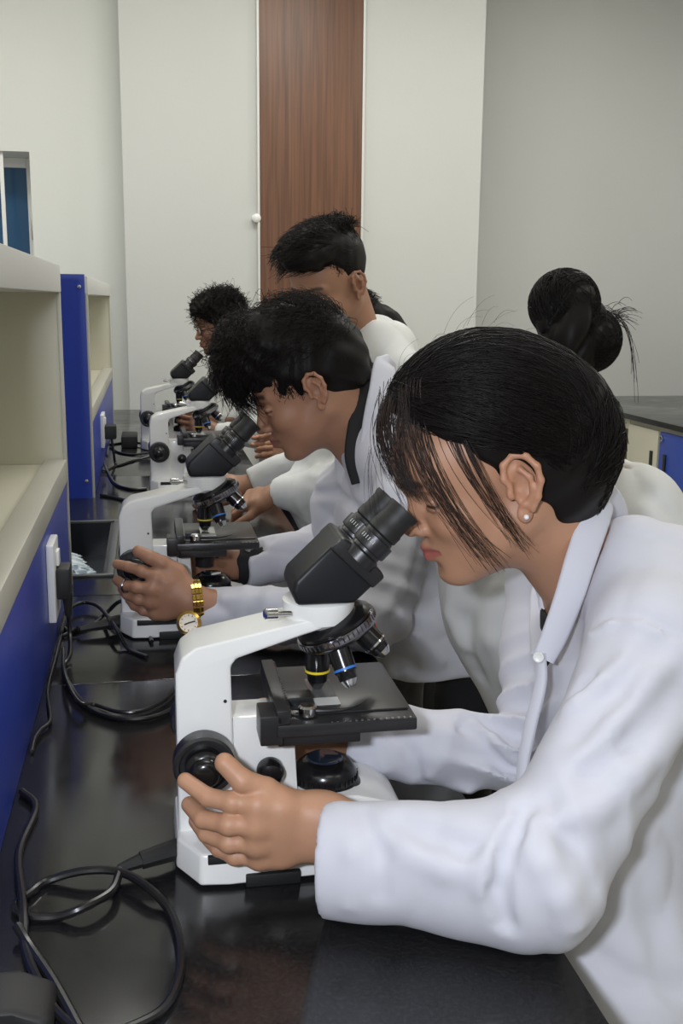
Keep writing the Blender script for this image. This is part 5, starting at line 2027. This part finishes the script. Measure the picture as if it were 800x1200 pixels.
# ---------------------------------------------------------------- someone with long dark hair behind the standing man
def person_long_hair():
    root = empty('person', (0.70, 3.30, 0.0))
    tag(root, 'person whose long black hair shows just behind the collar of the standing man', 'person')
    H = Head((0.635, 3.26, 1.262), 10, 34, 0, 0.92)
    NB = A(0.72, 3.28, 1.23)
    sN, sF = A(0.75, 3.14, 1.16), A(0.75, 3.44, 1.16)
    eN, eF = A(0.66, 3.10, 0.95), A(0.66, 3.48, 0.95)
    cN, cF = A(0.46, 3.16, 0.90), A(0.46, 3.42, 0.90)

    def hand(w, s_):
        def f(V):
            auto_hand(V, w, (-0.9, 0.1 * s_, -0.1), (0.1, -s_, 0.35), (0, 0.2, 0.95), (20, 25, 20), 0.95)
            V.u(cone(A(w), A(w) + A(0.08, 0, 0), 0.021, 0.023), 0.02)
        return f
    coat_people(root, H, NB, sN, sF, eN, eF, cN, cF, A(0.76, 3.28, 1.04), A(0.80, 3.28, 0.84), A(0.81, 3.28, 0.60), 0.009, 81,
                hands=({'f': hand(cN, 1), 'vox': 0.0034}, {'f': hand(cF, -1), 'vox': 0.0034}), head_vox=0.0034, male=False)
    lower_body(root, (0.805, 3.28, 0.74), 0.0, 0.83, 3.28, 0.085)
    hm = mass(H, [((-0.015, 0, 0.055), (0.106, 0.084, 0.094)), ((-0.070, 0, 0.020), (0.050, 0.070, 0.070)), ((-0.105, 0.0, -0.02), (0.035, 0.045, 0.06)), ((-0.125, 0, -0.07), (0.045, 0.050, 0.09))],
              [((0.105, 0, 0.0), (0.060, 0.12, 0.070)), ((0.035, 0, -0.065), (0.075, 0.12, 0.085))], 0.004, 0.001)
    rs = np.random.RandomState(91)
    st = [tufts(H, rs, 700, (-0.02, 0, 0.05), (0.106, 0.084, 0.094), (-1, -1, 0), (0.8, 1, 1), (-1, 0, -0.3), (0.02, 0.035), 0.10, lift=0.001)]
    hair_obj(root, [hm], [strands(s, 0.0008, 0.0005) for s in st])
    return root


# ---------------------------------------------------------------- the woman with the hair bun behind the front woman
def woman_bun():
    root = empty('person', (0.92, 1.50, 0.0))
    tag(root, 'woman in white lab coat with a messy dark hair bun behind the woman in front', 'person')
    H = Head((0.600, 1.50, 1.140), -10, 30, 0, 0.90)
    NB = A(0.690, 1.50, 1.050)
    sN, sF = A(0.765, 1.375, 0.955), A(0.755, 1.655, 0.955)
    eN, eF = A(0.72, 1.37, 0.80), A(0.70, 1.64, 0.80)
    cN, cF = A(0.68, 1.47, 0.72), A(0.68, 1.56, 0.72)

    def hand(w, s_):
        def f(V):
            auto_hand(V, w, (-0.55, 0.75 * s_, 0.0), (-0.3, -0.2, 0.9), (-0.6, -0.6 * s_, 0.2), (25, 30, 25), 0.92)
            V.u(cone(A(w), A(w) + A(0.07, -0.05 * s_, 0), 0.021, 0.023), 0.02)
        return f

    def extra(V):
        V.u(cone(A(0.510, 1.48, 1.02), A(0.545, 1.47, 0.90), 0.10, 0.10, (0, 1, 0), 1.2), 0.05)
        V.u(cone(A(0.545, 1.47, 0.90), A(0.655, 1.47, 0.68), 0.10, 0.11, (0, 1, 0), 1.2), 0.05)
    coat_people(root, H, NB, sN, sF, eN, eF, cN, cF, A(0.79, 1.51, 0.885), A(0.88, 1.51, 0.75), A(0.90, 1.51, 0.50), 0.006, 101,
                hands=({'f': hand(cN, 1), 'vox': 0.0028}, {'f': hand(cF, -1), 'vox': 0.0028}), head_vox=0.003, male=False, extra=extra,
                folds=[([(560, 680), (545, 730), (560, 790)], 0.016, -0.010), ([(585, 690), (580, 750), (600, 800)], 0.016, 0.010), ([(530, 670), (528, 720), (545, 760)], 0.014, 0.006),
                       ([(725, 545), (760, 580), (800, 620)], 0.012, -0.006)])
    lower_body(root, (0.895, 1.51, 0.68), 0.0, 0.93, 1.51, 0.085)
    collar_band(root, [A(0.70, 1.60, 1.10), A(0.715, 1.52, 1.11), A(0.705, 1.43, 1.08), A(0.665, 1.40, 1.03), A(0.62, 1.38, 0.98)], 0.045, out=(0, -1, 0.3), thick=0.006, m='coat_room_tint')
    hm = mass(H, [((-0.015, 0, 0.050), (0.104, 0.082, 0.090)), ((-0.070, 0, 0.020), (0.045, 0.065, 0.065))],
              [((0.105, 0, 0.0), (0.060, 0.12, 0.070)), ((0.035, 0, -0.065), (0.075, 0.12, 0.085)), ((-0.002, 0.096, -0.004), (0.028, 0.030, 0.036)), ((-0.002, -0.096, -0.004), (0.028, 0.030, 0.036))], 0.004, 0.001)
    # bun: two lobes on the crown
    V = Vol(0.003)
    B1, B2, B3 = at(661, 357, 1.50), at(688, 398, 1.50), at(668, 392, 1.47)
    V.u(ell(B1, (0.050, 0.048, 0.050)), 0.015)
    V.u(ell(B2, (0.046, 0.045, 0.050)), 0.02)
    V.u(ell(B3, (0.036, 0.03, 0.036)), 0.02)
    V.u(cone(H.p(-0.05, 0, 0.09), (A(B1) + A(B3)) / 2 + A(0, 0, -0.02), 0.045, 0.035), 0.02)
    V.warp = add_warps([cloth_noise(7, 0.006, 90, 130, (1, 1, 1))])
    bm_ = V.build()
    rs = np.random.RandomState(111)
    S_ = []
    for Bc, Rb, n, sd in ((B1, 0.050, 420, 1), (B2, 0.048, 420, 2)):
        # loops of hair wound round each lobe
        ax = [unit(A(0.3, -0.8, 0.3) + rs.normal(size=3) * 0.35) for _ in range(n)]
        Q = []
        for a in ax:
            u = unit(np.cross(a, rs.normal(size=3)))
            v = np.cross(a, u)
            h = rs.uniform(-0.7, 0.7)
            t = np.linspace(0, rs.uniform(1.5, 3.2), 14)[:, None]
            rad = Rb * (1.02 + rs.rand() * 0.05)
            Q.append(A(Bc) + (a * h + (u * np.cos(t) + v * np.sin(t)) * math.sqrt(1 - h * h)) * rad)
        S_.append(strands(np.array(Q), 0.0007, 0.0004))
    Q = []
    for k in range(46):   # ends sticking out to the right, one long wisp hanging down
        a = A(B2) + A(0.03, -0.01, 0.035) + rs.normal(size=3) * 0.008
        if k < 36:
            e = a + A(rs.uniform(0.015, 0.045), 0, rs.uniform(-0.02, 0.008))
            m_ = (a + e) / 2 + A(0, 0, 0.012)
        else:
            e = A(at(742 + rs.normal() * 3, 455 + rs.uniform(-40, 30), 1.47))
            m_ = A(at(742 + rs.normal() * 3, 372, 1.47))
        t = np.linspace(0, 1, 14)[:, None]
        Q.append((1 - t) ** 2 * a + 2 * t * (1 - t) * m_ + t ** 2 * e)
    S_.append(strands(np.array(Q), 0.0005, 0.0003))
    ho = hair_obj(root, [hm, bm_], S_)
    b = bmesh.new()
    bmesh.ops.create_icosphere(b, subdivisions=2, radius=0.005, matrix=Matrix.Translation(Vector(at(650, 405, 1.415))))
    world_part('hair_tie_bead', b, M['pearl'], root)
    b = bmesh.new()
    p = [at(636, 398, 1.44), at(642, 405, 1.425), at(650, 411, 1.425), at(658, 408, 1.44)]
    tube(b, smooth_path(p, 5), 0.004, 8)
    world_part('hair_tie', b, M['rubber'], root)
    return root


man_watch()
man_behind()
person_glasses()
person_long_hair()
woman_bun()
